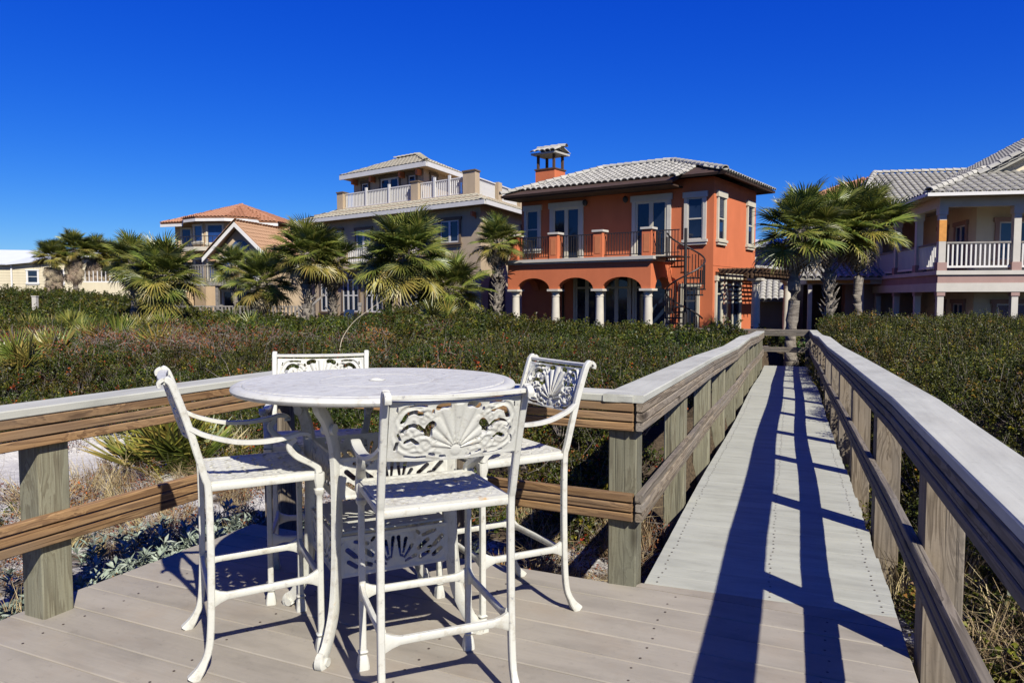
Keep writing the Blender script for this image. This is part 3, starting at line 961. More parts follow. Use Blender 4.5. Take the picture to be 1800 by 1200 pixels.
MB().box(RX0 + .1, xj - .1, RYF + .1, -.003, 5.60, 5.66).build('soffit', M['soffit'], villa)
# chimney
ch = MB().box(-8.45, -7.45, .65, 1.55, 5.9, 7.05).build('chimney', M['orange'], villa)
MB().box(-8.49, -7.41, .61, 1.59, 7.051, 7.11).build('chimney_ledge', M['brownwood'], ch)
for x in (-8.36, -7.54):
    for y in (.74, 1.46): MB().box(x - .05, x + .05, y - .05, y + .05, 7.111, 7.72).build('chimney_post', M['brownwood'], ch)
cr = MB().box(-8.60, -7.30, .5, 1.7, 7.721, 7.80).build('chimney_roof', M['tile_grey'], ch)
for k in range(5):
    for sg in (-1, 1):
        o = obj('roof_tile', TILE_G, cr)
        xk = -8.47 + k * .26
        o.matrix_basis = Matrix.Translation((xk, 1.1 + sg * .66, 7.80)) @ Matrix.Rotation(0 if sg < 0 else PI, 4, 'Z') @ Matrix.Rotation(R(22), 4, 'X') @ Matrix.Diagonal((1, 1.55, 1.0, 1))
ridge_caps(cr, (-8.6, 1.1, 8.04), (-7.3, 1.1, 8.04), CAP_G)
# spiral stair
SX, SY, SR = -.58, -1.28, .72
stair = empty('spiral_stair', (0, 0, 0)); stair.parent = villa
MB().lathe([(.055, ZG), (.055, ZB + 1.0)], SX, SY, 12).build('stair_pole', M['iron'], stair)
NT_ = 15
tread = MB().slab([(.04, -.03, 0), (SR, -.17, 0), (SR, .17, 0), (.04, .03, 0)], (0, 0, .055)).mesh('tread', M['iron'])
hp = []
TOT = R(500); A_END = PI
for i in range(NT_):
    a = A_END - TOT * (1 - (i + 1) / NT_)
    z = ZG + (ZB - ZG) * (i + 1) / (NT_ + 1)
    obj('tread', tread, stair, (SX, SY, z), (0, 0, a))
    x, y = SX + math.cos(a) * (SR - .02), SY + math.sin(a) * (SR - .02)
    for da in (-.19, 0.0, .19):
        x, y = SX + math.cos(a + da) * (SR - .02), SY + math.sin(a + da) * (SR - .02)
        MB().box(x - .013, x + .013, y - .013, y + .013, z + .03, z + .92).build('baluster', M['iron'], stair)
for i in range(NT_ * 3 + 1):
    f = i / (NT_ * 3)
    a = A_END - TOT * (1 - f) + .1
    hp.append((SX + math.cos(a) * (SR - .02), SY + math.sin(a) * (SR - .02), ZG + (ZB - ZG) * (f * NT_ + .5) / (NT_ + 1) + .95))
MB().tube(hp, .032, n=6).build('handrail', M['iron'], stair)
MB().box(AX1 - .05, SX, SY - .6, SY + .5, ZB - .06, ZB - .02).build('stair_landing', M['iron'], stair)
iron_rail(villa, (AX1 + .02, SY - .58), (SX, SY - .58), ZB)

# ================================================================== pergola
perg = empty('pergola', (7.58, 28.0, 0), RZ, 'brown timber pergola on two cream columns beside the orange villa', 'pergola')
for y in (1.05, 5.4): column(perg, 1.3, y, ZG, 2.14 - ZG, .16, M['column'])
for x in (.06, 1.22, 1.38): MB().box(x - .03, x + .03, .25, 6.1, 2.141, 2.34).build('beam', M['brownwood'], perg)
for k in range(12):
    y = .4 + k * .48
    MB().box(-.0 + .1, 1.75, y - .03, y + .03, 2.341, 2.46).build('rafter', M['brownwood'], perg)
for k in range(10):
    x = .14 + k * .175
    MB().box(x - .025, x + .025, .2, 6.1, 2.461, 2.51).build('slat', M['brownwood'], perg)

# ================================================================== TAN HOUSE WITH ROOF TERRACE (skewed plan as seen)
TA, TB = Vector((.766, -.643, 0)), Vector((.375, .927, 0))
def TT(x, y, z): return tuple(TA * x + TB * y + Vector((0, 0, z)))
tan = empty('tan_terrace_house', (-1.52, 36.0, 0), 0, 'tan three storey house with white railed roof terrace', 'house')
def tb(*a): return MB(TT).box(*a)
tb(-13.5, 0, 0, 10, ZG, 6.35).build('wall', M['tanst'], tan)
fT = lambda a, n, z: TT(a, -n, z)
for a0, a1 in ((-13.0, -11.3), (-10.9, -9.2), (-8.8, -7.1), (-5.6, -4.0)):
    window(tan, fT, a0, a1, .60, 2.62, M['tandark'], 3, 2, .14, .16, sash=.07, sm=M['white'])
for a0, a1 in ((-12.2, -10.7), (-2.85, -1.3)):
    window(tan, fT, a0, a1, 4.15, 5.42, M['tandark'], 2, 1, .14, .16, sash=.07, sm=M['white'])
window(tan, fT, -9.6, -8.1, 3.3, 5.35, M['tandark'], 2, 1, .14, .16, door=True, sash=.08, sm=M['white'])
window(tan, fT, -6.6, -5.1, 3.3, 5.35, M['tandark'], 2, 1, .14, .16, door=True, sash=.08, sm=M['white'])
sT = lambda a, n, z: TT(n, a, z)
window(tan, sT, 5.4, 6.6, 4.15, 5.42, M['tandark'], 1, 2, .14, .16, sash=.07, sm=M['white'])
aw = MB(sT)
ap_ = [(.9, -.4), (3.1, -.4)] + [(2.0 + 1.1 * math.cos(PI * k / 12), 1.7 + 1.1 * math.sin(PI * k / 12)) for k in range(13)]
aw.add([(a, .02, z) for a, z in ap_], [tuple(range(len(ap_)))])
aw.build('archway_shade', M['soffit'], tan)  # flat dark sheet on the wall; the passage's shade is painted as its colour
# balcony on the first floor
b = tb(-10.2, -3.6, -.62, -.003, 3.0, 3.22).build('balcony', M['tanst'], tan)
for x in (-10.05, -7.0, -3.8): tb(x - .16, x + .16, -.60, -.30, 3.221, 4.2).build('balcony_pier', M['tanst'], b)
def white_rail(parent, xa, xb, ya, yb, z, h=.95, step=.13):
    r = MB().slab([TT(xa, ya, z + h - .06), TT(xb, yb, z + h - .06), TT(xb + (.08 if xa == xb else 0), yb + (.08 if ya == yb else 0), z + h - .06), TT(xa + (.08 if xa == xb else 0), ya + (.08 if ya == yb else 0), z + h - .06)], (0, 0, .06)).build('white_railing', M['white'], parent)
    MB().slab([TT(xa, ya, z + .05), TT(xb, yb, z + .05), TT(xb + (.06 if xa == xb else 0), yb + (.06 if ya == yb else 0), z + .05), TT(xa + (.06 if xa == xb else 0), ya + (.06 if ya == yb else 0), z + .05)], (0, 0, .06)).build('bottom_rail', M['white'], r)
    a_, b_ = Vector(TT(xa, ya + .04, 0)), Vector(TT(xb, yb + .04, 0))
    balusters(r, a_, b_, z + .11, z + h - .061, step, .05, M['white'])
    return r
white_rail(b, -9.88, -7.17, -.5, -.5, 3.22, step=.16); white_rail(b, -6.83, -3.97, -.5, -.5, 3.22, step=.16)
# skirt roof
zs0, zs1 = 6.02, 6.62
E0, E1, I0, I1 = -14.1, .62, -12.0, -.85
def tp(x, y, z): return TT(x, y, z)
slope(tan, [tp(E0, -.62, zs0), tp(E1, -.62, zs0), tp(I1, .85, zs1), tp(I0, .85, zs1)], M['tile_cream'], TILE_C, (.32, .36), False)
slope(tan, [tp(E1, -.62, zs0), tp(E1, 10.6, zs0), tp(I1, 9.2, zs1), tp(I1, .85, zs1)], M['tile_cream'], TILE_C, (.32, .36), False)
slope(tan, [tp(E0, 10.6, zs0), tp(E0, -.62, zs0), tp(I0, .85, zs1), tp(I0, 9.2, zs1)], M['tile_cream'], TILE_C, (.32, .36), False)
tb(E0, E1, -.68, -.56, zs0 - .22, zs0 - .02).build('fascia', M['white'], tan)
tb(E1 - .06, E1 + .06, -.55, 10.6, zs0 - .22, zs0 - .02).build('fascia', M['white'], tan)
tb(E0 + .05, E1 - .07, -.55, -.004, zs0 - .16, zs0 - .10).build('soffit', M['tanst'], tan)
tb(I0, I1, .80, 9.2, zs1 - .55, zs1 + .02).build('terrace_floor', M['tanst'], tan)
for x in (I0 + .2, -5.3, I1 - .42):
    p = tb(x - .42 if x > -2 else x - .28, x + .42 if x > -2 else x + .28, .86, 1.42, zs1 + .021, zs1 + (1.12 if x > -2 else .98)).build('terrace_pier', M['tanst'], tan)
    tb(x - .47 if x > -2 else x - .33, x + .47 if x > -2 else x + .33, .81, 1.47, zs1 + (1.121 if x > -2 else .981), zs1 + (1.19 if x > -2 else 1.05)).build('pier_cap', M['tandark'], p)
for y in (4.2, 7.4): tb(I1 - .5, I1 - .05, y - .25, y + .25, zs1 + .021, zs1 + 1.0).build('terrace_pier', M['tanst'], tan)
for xa, xb in ((I0 + .5, -5.6), (-5.0, I1 - .86)):
    r = white_rail(tan, xa, xb, 1.1, 1.1, zs1 + .02, .92, .135)
    for f in (.33, .67) if xb - xa > 3 else (.5,):
        x = xa + (xb - xa) * f
        tb(x - .07, x + .07, 1.05, 1.19, zs1 + .03, zs1 + 1.12).build('post', M['white'], r)
for ya, yb in ((1.5, 3.9), (4.5, 7.1)):
    white_rail(tan, I1 - .3, I1 - .3, ya, yb, zs1 + .02, .92, .14)
# orange brackets under the eaves
for x in (-12.6, -6.0, -.35):
    tb(x - .07, x + .07, -.45, -.004, 5.35, 5.55).add([TT(x - .07, -.004, 4.9), TT(x + .07, -.004, 4.9), TT(x + .07, -.004, 5.35), TT(x - .07, -.004, 5.35), TT(x - .07, -.30, 5.35), TT(x + .07, -.30, 5.35)], [(0, 1, 5, 4), (0, 4, 3), (1, 2, 5), (3, 4, 5, 2)]).build('bracket', M['brick_or'], tan)
# penthouse
px0, px1, py0, py1 = -11.4, -5.3, 1.9, 6.4
tb(px0, px1, py0, py1, zs1 + .02, 8.75).build('penthouse_wall', M['tanst'], tan)
fP = lambda a, n, z: TT(a, py0 - n, z)
sP = lambda a, n, z: TT(px1 + n, a, z)
window(tan, fP, -10.7, -9.9, 7.25, 8.3, M['tandark'], 1, 1, .12, .14, sm=M['white'], sash=.07)
window(tan, fP, -9.0, -7.2, 6.7, 8.4, M['tandark'], 2, 1, .12, .14, door=True, sm=M['white'], sash=.1)
window(tan, fP, -6.6, -5.8, 7.25, 8.35, M['tandark'], 1, 1, .12, .14, sm=M['white'], sash=.07)
window(tan, sP, 2.6, 3.5, 6.7, 8.4, M['tandark'], 1, 1, .12, .14, door=True, sm=M['white'], sash=.1)
for x in (-11.1, -9.45, -6.9, -5.5):
    tb(x - .08, x + .08, py0 - .55, py0 - .004, 8.12, 8.42).add([TT(x - .08, py0 - .004, 7.25), TT(x + .08, py0 - .004, 7.25), TT(x + .08, py0 - .004, 8.12), TT(x - .08, py0 - .004, 8.12), TT(x - .08, py0 - .42, 8.12), TT(x + .08, py0 - .42, 8.12)], [(0, 1, 5, 4), (0, 4, 3), (1, 2, 5), (3, 4, 5, 2)]).build('bracket', M['brick_or'], tan)
q0, q1, r0, r1 = px0 - .7, px1 + .7, py0 - .7, py1 + .7
ra, rb_ = TT(-9.4, 4.15, 9.85), TT(-7.3, 4.15, 9.85)
slope(tan, [TT(q0, r0, 8.72), TT(q1, r0, 8.72), rb_, ra], M['tile_cream'], TILE_C, (.32, .36), False)
slope(tan, [TT(q1, r0, 8.72), TT(q1, r1, 8.72), rb_], M['tile_cream'], TILE_C, (.32, .36), False)
slope(tan, [TT(q1, r1, 8.72), TT(q0, r1, 8.72), ra, rb_], M['tile_cream'])
slope(tan, [TT(q0, r1, 8.72), TT(q0, r0, 8.72), ra], M['tile_cream'])
tb(q0, q1, r0 - .05, r0 + .05, 8.44, 8.69).build('fascia', M['white'], tan); tb(q1 - .05, q1 + .05, r0 + .06, r1, 8.44, 8.69).build('fascia', M['white'], tan)
tb(q0 + .05, q1 - .06, r0 + .06, r1, 8.50, 8.56).build('soffit', M['tanst'], tan)
rg = tb(-9.4, -7.3, 4.1, 4.2, 9.8, 9.86).build('ridge', M['tile_cream'], tan)
ridge_caps(rg, Vector(TT(q1, r0, 8.76)), Vector(rb_) + up, CAP_C); ridge_caps(rg, Vector(ra) + up, Vector(rb_) + up, CAP_C)

# ================================================================== CREAM HOUSE WITH TWO STOREY PORCH (right)
cre = empty('cream_porch_house', (14.67, 25.5, 0), -R(11), 'cream house with two storey wooden porch at the right edge', 'house')
FZ, EZ = 2.33, 4.85
MB().box(1.8, 16, 1.8, 13, -.6, EZ + .2).build('wall', M['creamst'], cre)
MB().box(.25, 1.795, 7.6, 13, -.6, EZ).build('side_wall', M['pinkst'], cre)
cF = wall_map((0, 1.8, 0), (1, 0, 0), (0, -1, 0)); cS = wall_map((1.8, 0, 0), (0, 1, 0), (-1, 0, 0))
for a0, a1 in ((2.4, 3.7), (4.6, 6.2), (7.2, 8.6)):
    window(cre, cF, a0, a1, FZ + .45, FZ + 1.95, M['mauve'], 2, 1, .14, .16, glass=M['glass_blue'], sm=M['white'])
    window(cre, cF, a0, a1, -.1, 1.35, M['mauve'], 2, 1, .14, .16, glass=M['glass_blue'], sm=M['white'])
for a0, a1 in ((2.5, 3.7), (4.4, 5.4)):
    window(cre, cS, a0, a1, FZ + .35, FZ + 1.95, M['mauve'], 2, 1, .14, .16, glass=M['glass_blue'], sm=M['white'])
    window(cre, cS, a0, a1, -.1, 1.35, M['mauve'], 2, 1, .14, .16, glass=M['glass_blue'], sm=M['white'])
# porch floor bands
pf = MB().box(-.12, 16, -.12, 1.797, FZ - .14, FZ).box(-.12, 1.797, 1.7971, 7.59, FZ - .14, FZ).build('porch_floor', M['greytrim'], cre)
MB().box(-.06, 16, -.06, .18, FZ - .42, FZ - .141).box(-.06, .18, .1801, 7.59, FZ - .42, FZ - .141).build('porch_band', M['mauve'], cre)
MB().box(-.09, 16, -.09, .21, FZ - .72, FZ - .421).box(-.09, .21, .2101, 7.59, FZ - .72, FZ - .421).build('porch_beam', M['greytrim'], cre)
MB().box(-.06, 16, -.06, .18, EZ - .36, EZ - .02).box(-.06, .18, .1801, 7.59, EZ - .36, EZ - .02).build('eave_beam', M['greytrim'], cre)
MB().box(-.5, 16, -.5, 1.797, EZ - .015, EZ + .02).box(-.5, 1.797, 1.7971, 7.59, EZ - .015, EZ + .02).build('porch_ceiling', M['creamst'], cre)
ps = [(.06, .06)] + [(.06 + 2.3 * k, .06) for k in (1, 2, 3)] + [(.06, y) for y in (2.3, 4.75, 7.3)]
for i, (x, y) in enumerate(ps):
    c_ = MB().box(x - .11, x + .11, y - .11, y + .11, FZ + .001, EZ - .361).build('porch_post', M['greytrim'], cre)
    MB().box(x - .15, x + .15, y - .15, y + .15, FZ + .002, FZ + .28).build('post_base', M['mauve'], c_)
    MB().box(x - .14, x + .14, y - .14, y + .14, EZ - .62, EZ - .362).build('post_capital', M['greytrim'], c_)
    d_ = MB().box(x - .10, x + .10, y - .10, y + .10, -.6, FZ - .721).build('porch_post', M['greytrim'], cre)
    MB().box(x - .13, x + .13, y - .13, y + .13, FZ - .86, FZ - .722).build('post_capital', M['mauve'], d_)
MB().box(-.056, .176, -.056, .176, FZ + 1.0, FZ + 1.72).build('patched_board', M['orangewood'], cre)
def porch_rail(a, b, solid=False):
    a, b = Vector((*a, 0)), Vector((*b, 0))
    r = railbar(cre, 'porch_railing', a + Vector((0, 0, FZ + .92)), b + Vector((0, 0, FZ + .92)), .10, .06, M['greywood'])
    railbar(r, 'bottom_rail', a + Vector((0, 0, FZ + .10)), b + Vector((0, 0, FZ + .10)), .07, .07, M['white'])
    balusters(r, a, b, FZ + .171, FZ + .919, .145, .05, M['white'])
for k in range(3): porch_rail((.06 + 2.3 * k + .15, .06), (.06 + 2.3 * (k + 1) - .15, .06))
porch_rail((.06, .21), (.06, 2.15)); porch_rail((.06, 2.45), (.06, 4.6)); porch_rail((.06, 4.9), (.06, 7.15))
# porch roof and main roofs
slope(cre, [(-.6, -.6, EZ + .03), (16, -.6, EZ + .03), (16, 1.9, EZ + 1.05), (1.9, 1.9, EZ + 1.05)], M['tile_grey'], TILE_G, (.285, .37), False)
slope(cre, [(-.6, 7.8, EZ + .03), (-.6, -.6, EZ + .03), (1.9, 1.9, EZ + 1.05), (3.4, 3.4, EZ + 1.66), (3.4, 7.8, EZ + 1.66)], M['tile_grey'], TILE_G, (.285, .37), False)
MB().box(-.66, 16, -.70, -.61, EZ - .06, EZ + .05).box(-.70, -.61, -.60, 7.8, EZ - .06, EZ + .05).build('gutter', M['white'], cre)
hp_ = MB().box(1.85, 1.95, 1.85, 1.95, EZ + .9, EZ + 1.0).build('hip', M['tile_grey'], cre)
ridge_caps(hp_, (-.6, -.6, EZ + .1), (1.9, 1.9, EZ + 1.12), CAP_G)
g0, gz = 2.0, EZ + .95
MB().slab([(g0, 2.0, gz), (14.0, 2.0, gz), (8.0, 2.0, gz + 3.3)], (0, .12, 0)).build('gable_wall', M['creamst'], cre)
slope(cre, [(g0 - .3, 12, gz - .16), (g0 - .3, 1.55, gz - .16), (8.0, 1.55, gz + 3.3), (8.0, 12, gz + 3.3)], M['tile_grey'], TILE_G, (.285, .37), False, margin=-.02)
slope(cre, [(14.3, 1.55, gz - .16), (14.3, 12, gz - .16), (8.0, 12, gz + 3.3), (8.0, 1.55, gz + 3.3)], M['tile_grey'])
rk = MB().box(7.95, 8.05, 1.6, 1.7, gz + 3.1, gz + 3.2).build('rake', M['tile_grey'], cre)
ridge_caps(rk, (g0 - .3, 1.5, gz - .05), (8.0, 1.5, gz + 3.42), CAP_G, .38)
# rear wing with long tiled roof
MB().box(.3, 1.79, 13.01, 17, -.6, 5.1).build('rear_wall', M['pinkst'], cre)
slope(cre, [(-.9, 8.3, 5.25), (7.5, 8.3, 5.25), (7.5, 13, 7.65), (1.3, 13, 7.65)], M['tile_grey'], TILE_G, (.285, .37), False)
slope(cre, [(-.9, 17.5, 5.25), (-.9, 8.3, 5.25), (1.3, 13, 7.65)], M['tile_grey'], TILE_G, (.285, .37), False)
rw = MB().box(1.3, 7.5, 12.95, 13.05, 7.5, 7.66).build('ridge', M['tile_grey'], cre)
ridge_caps(rw, (1.3, 13, 7.7), (7.5, 13, 7.7), CAP_G); ridge_caps(rw, (-.9, 8.3, 5.3), (1.3, 13, 7.72), CAP_G)
MB().box(-1.15, .24, 7.9, 13, -.6, EZ - .2).build('side_wing', M['pinkst'], cre)

# house behind with terracotta roof
bh = empty('terracotta_roof_house', (20.5, 46, 0), R(-15), 'terracotta roofed house peeking out behind the cream house', 'house')
MB().box(-1.5, 6, 0, 6, -.6, 7.7).build('wall', M['tan2'], bh)
slope(bh, [(-2.2, -.7, 7.6), (6.7, -.7, 7.6), (3.2, 3, 9.1), (1.6, 3, 9.1)], M['tile_terra'], TILE_T, (.3, .37), False)
slope(bh, [(-2.2, 6.7, 7.6), (-2.2, -.7, 7.6), (1.6, 3, 9.1)], M['tile_terra'], TILE_T, (.3, .37), False)
slope(bh, [(6.7, -.7, 7.6), (6.7, 6.7, 7.6), (3.2, 3, 9.1)], M['tile_terra'])
slope(bh, [(6.7, 6.7, 7.6), (-2.2, 6.7, 7.6), (1.6, 3, 9.1), (3.2, 3, 9.1)], M['tile_terra'])

# low garage with tiled roof behind the pergola, and grey-white house behind it
gar = empty('tile_roofed_garage', (12.2, 37.5, 0), R(-20), 'low garage with grey tiled roof behind the pergola', 'garage')
MB().box(-.8, 7.5, 0, 5, -.5, 1.35).build('wall', M['tan2'], gar)
slope(gar, [(-1.2, -.5, 1.3), (8, -.5, 1.3), (8, 3.2, 3.0), (-1.2, 3.2, 3.0)], M['tile_grey'], TILE_G, (.3, .37), False)
slope(gar, [(8, 6.2, 1.3), (-1.2, 6.2, 1.3), (-1.2, 3.2, 3.0), (8, 3.2, 3.0)], M['tile_grey'])
MB().box(2.4, 5.0, -.03, -.004, -.4, 1.1).build('garage_door', M['soffit'], gar)
gw = empty('grey_clapboard_house', (16.0, 50, 0), R(-12), 'grey white boarded house glimpsed between villa and palms', 'house')
MB().box(-1.5, 8, 0, 8, -.5, 4.9).build('wall', M['greytrim'], gw)
for k in range(18): MB().box(-1.52, 8.02, -.025, -.003, .6 + k * .24, .6 + k * .24 + .2).build('clapboard', M['greytrim'], gw)
gwT = wall_map((0, -.026, 0), (1, 0, 0), (0, -1, 0))
window(gw, gwT, -.9, .3, 3.0, 4.4, M['white'], 1, 2, .1, .1); window(gw, gwT, 1.4, 2.6, 3.0, 4.4, M['white'], 1, 2, .1, .1)
slope(gw, [(-2, -.6, 4.85), (8.6, -.6, 4.85), (8.6, 4, 5.6), (-2, 4, 5.6)], M['metal_roof'])
# dark porch wing beside the palms
pw = empty('dark_porch', (13.6, 33.2, 0), R(-11), 'dark covered porch behind the right palm trunks', 'porch')
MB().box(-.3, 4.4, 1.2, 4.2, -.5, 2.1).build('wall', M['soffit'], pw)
MB().box(-.6, 4.6, -1.0, 1.19, 2.0, 2.25).build('porch_beam', M['greytrim'], pw)
MB().box(-.55, 2.0, -1.04, -1.004, 2.02, 2.23).build('patched_board', M['orangewood'], pw)
for x in (-.4, 1.7, 3.9): MB().box(x - .08, x + .08, -.9, -.74, -.5, 1.999).build('post', M['greytrim'], pw)
slope(pw, [(-.9, -1.3, 2.26), (4.9, -1.3, 2.26), (4.9, 1.6, 3.2), (-.9, 1.6, 3.2)], M['tile_grey'], TILE_G, (.3, .37), False)

# ================================================================== BROWN ROOFED HOUSE WITH FRONT GABLE (left)
gb = empty('gabled_tan_house', (-16.5, 45.0, 0), R(-12), 'tan house with brown tiled roof and white edged front gable', 'house')
MB().box(-2.0, 6.5, 1.6, 9, -.5, 4.0).build('wall', M['tanst'], gb)
MB().box(-1.6, 1.75, 0, 1.598, -.5, 3.95).build('gable_block', M['tanst'], gb)
MB().slab([(-1.6, 0, 3.951), (1.75, 0, 3.951), (.05, 0, 5.75)], (0, 1.5, 0)).build('gable_wall', M['tanst'], gb)
aw = MB()
aw.add([(.05 + .62 * math.cos(PI * k / 14), -.03, 4.25 + .62 * math.sin(PI * k / 14)) for k in range(15)] + [(.05 + .62 * math.cos(PI * k / 14), -.004, 4.25 + .62 * math.sin(PI * k / 14)) for k in range(15)], [tuple(reversed(range(15)))] + [(k, k + 1, 16 + k, 15 + k) for k in range(14)])
aw.build('arched_window', M['glass_blue'], gb)
gT = wall_map((0, 0, 0), (1, 0, 0), (0, -1, 0))
window(gb, gT, -1.2, -.2, 2.6, 3.9, M['white'], 1, 1, .09, .09, glass=M['glass_blue']); window(gb, gT, .4, 1.4, 2.6, 3.9, M['white'], 1, 1, .09, .09, glass=M['glass_blue'])
window(gb, gT, -1.2, .9, .0, 1.9, M['white'], 2, 1, .09, .09)
ze, zp_ = 3.85, 5.95
slope(gb, [(-2.15, 5, ze), (-2.15, -.55, ze), (.05, -.55, zp_), (.05, 5, zp_)], M['tile_brown'], TILE_B, (.32, .36), False)
slope(gb, [(2.30, -.55, ze), (2.30, 5, ze), (.05, 5, zp_), (.05, -.55, zp_)], M['tile_brown'], TILE_B, (.32, .36), False)
for s_, x_ in ((-1, -2.15), (1, 2.30)):
    MB().slab([(x_, -.60, ze - .05), (.05, -.60, zp_ - .05), (.05, -.60, zp_ - .32), (x_, -.60, ze - .32)], (0, .08, 0)).build('barge_board', M['white'], gb)
slope(gb, [(-2.8, 1.0, 3.7), (7.3, 1.0, 3.7), (3.4, 5.2, 6.6), (2.6, 5.2, 6.6)], M['tile_brown'], TILE_B, (.32, .36), False)
slope(gb, [(7.3, 1.0, 3.7), (7.3, 9.6, 3.7), (3.4, 5.2, 6.6)], M['tile_brown'], TILE_B, (.32, .36), False)
slope(gb, [(-2.8, 9.6, 3.7), (-2.8, 1.0, 3.7), (2.6, 5.2, 6.6)], M['tile_brown'], TILE_B, (.32, .36), False)
rg2 = MB().box(2.6, 3.4, 5.15, 5.25, 6.5, 6.62).build('ridge', M['tile_brown'], gb)
ridge_caps(rg2, (7.3, 1.0, 3.76), (3.4, 5.2, 6.66), CAP_B); ridge_caps(rg2, (-2.8, 1.0, 3.76), (2.6, 5.2, 6.66), CAP_B)
# grey timber balcony and lower deck
bd = MB().box(-2.6, 2.2, -2.2, -.01, 2.1, 2.3).build('balcony', M['greywood'], gb)
railbar(bd, 'top_rail', (-2.6, -2.15, 3.25), (2.2, -2.15, 3.25), .1, .06, M['greywood'])
balusters(bd, (-2.6, -2.15, 0), (2.2, -2.15, 0), 2.3, 3.25, .17, .07, M['greywood'])
for x in (-2.5, -.2, 2.1): MB().box(x - .09, x + .09, -2.1, -1.92, -.5, 2.099).build('post', M['greywood'], bd)
fen = empty('grey_picket_fence', (-14.6, 39.0, 0), R(-6), 'low grey picket railing below the gabled house', 'fence')
railbar(fen, 'top_rail', (-6, 0, .92), (4.2, 0, .92), .09, .06, M['greywood']); railbar(fen, 'bottom_rail', (-6, 0, .1), (4.2, 0, .1), .06, .06, M['greywood'])
balusters(fen, (-6, 0, 0), (4.2, 0, 0), .16, .92, .2, .08, M['greywood'], 'picket')
for x in (-6, -3.4, -.8, 1.8, 4.2): MB().box(x - .07, x + .07, .06, .2, -.4, 1.05).build('post', M['greywood'], fen)
for s_ in (0, 1):
    MB().slab([(2.5, s_ * 1.2 + .3, .0), (2.5, s_ * 1.2 + .36, 0), (4.3, s_ * 1.2 + .36, 1.5), (4.3, s_ * 1.2 + .3, 1.5)], (0, 0, .14)).build('stair_rail', M['greywood'], fen)

# ================================================================== HOUSE WITH ROUNDED BAY (left, behind)
tu = empty('bay_tower_house', (-24.0, 60.0, 0), R(-6), 'tan house with terracotta roof and many windowed bay', 'house')
MB().box(-4.2, 4.0, 1.5, 10, -.5, 7.7).build('wall', M['tan2'], tu)
bay = [(-2.4, 1.499), (-1.9, .2), (-.5, -.6), (1.3, -.6), (2.7, .2), (3.2, 1.499)]
MB().slab([(x, y, -.5) for x, y in bay], (0, 0, 8.1)).build('bay_wall', M['tan2'], tu)
for k in range(len(bay) - 1):
    a_, b_ = Vector((*bay[k], 0)), Vector((*bay[k + 1], 0))
    d_ = (b_ - a_); L_ = d_.length; d_.normalize(); n_ = Vector((d_.y, -d_.x, 0))
    Tb = wall_map(a_, d_, n_)
    window(tu, Tb, .16, L_ - .16, 5.75 if k in (2,) else 5.9, 7.3, M['cream'], 1, 1, .10, .10, glass=M['glass_blue'])
    window(tu, Tb, .16, L_ - .16, 2.9, 4.6, M['cream'], 1, 1, .10, .10, glass=M['glass_blue'])
tT = wall_map((0, 1.5, 0), (1, 0, 0), (0, -1, 0))
window(tu, tT, -3.7, -2.7, 5.8, 7.2, M['cream'], 1, 1, .1, .1, glass=M['glass_blue']); window(tu, tT, 3.25, 3.9, 5.8, 7.2, M['cream'], 1, 1, .1, .1, glass=M['glass_blue'])
bs = MB().slab([(x * 1.35 - .2, y - 1.0, 5.1) for x, y in bay], (0, 0, .3)).build('balcony', M['cream'], tu)
pts_ = [(x * 1.35 - .2, y - .95) for x, y in bay]
for k in range(len(pts_) - 1):
    railbar(bs, 'top_rail', (*pts_[k], 6.2), (*pts_[k + 1], 6.2), .06, .05, M['iron'])
    balusters(bs, (*pts_[k], 0), (*pts_[k + 1], 0), 5.4, 6.2, .35, .03, M['iron'])
ap = (.4, 4.0, 9.35)
ring = [(-5.2, 1.0), (-2.9, .4), (-2.3, -.5), (-.8, -1.4), (1.6, -1.4), (3.1, -.5), (3.6, .4), (4.9, 1.0)]
for k in range(len(ring) - 1):
    z0 = 7.75 if 1 <= k <= 5 else 7.55
    slope(tu, [(*ring[k], z0), (*ring[k + 1], z0), ap], M['tile_terra'], TILE_T, (.3, .37), False)
slope(tu, [(4.9, 1.0, 7.55), (4.9, 11, 7.55), ap], M['tile_terra'], TILE_T, (.3, .37), False); slope(tu, [(-5.2, 11, 7.55), (-5.2, 1.0, 7.55), ap], M['tile_terra'], TILE_T, (.3, .37), False)
slope(tu, [(4.9, 11, 7.55), (-5.2, 11, 7.55), ap], M['tile_terra'])
for k in range(len(ring) - 1):
    z0 = 7.75 if 1 <= k <= 5 else 7.55
    MB().slab([(*ring[k], z0 - .12), (*ring[k + 1], z0 - .12), (ring[k + 1][0], ring[k + 1][1] + .1, z0 - .12), (ring[k][0], ring[k][1] + .1, z0 - .12)], (0, 0, -.22)).build('fascia', M['white'], tu)

# ================================================================== PALE YELLOW HOUSES (far left)
ye = empty('pale_yellow_house', (-47.5, 75, 0), R(14), 'pale yellow house with white metal roof at the left edge', 'house')
MB().box(-14, 6.2, 0, 9, -.5, 4.75).build('wall', M['yellow'], ye)
MB().slab([(-2.6, 0, 4.751), (6.2, 0, 4.751), (6.2, 0, 5.2), (4.0, 0, 6.0)], (0, .2, 0)).build('gable_wall', M['yellow'], ye)
yT = wall_map((0, -.026, 0), (1, 0, 0), (0, -1, 0))
for x in (-11, -8.4, -5.4, -1.4, .9):
    for z in (.4, 2.9): window(ye, yT, x, x + 1.15, z, z + 1.35, M['white'], 1, 2, .12, .12)
for k in range(18): MB().box(-14.02, 6.22, -.022, -.003, -.3 + k * .28, -.3 + k * .28 + .25).build('clapboard', M['yellow'], ye)
slope(ye, [(-15, -.6, 4.75), (-3.0, -.6, 4.75), (-.5, 4.2, 6.4), (-15, 4.2, 6.4)], M['metal_roof'])
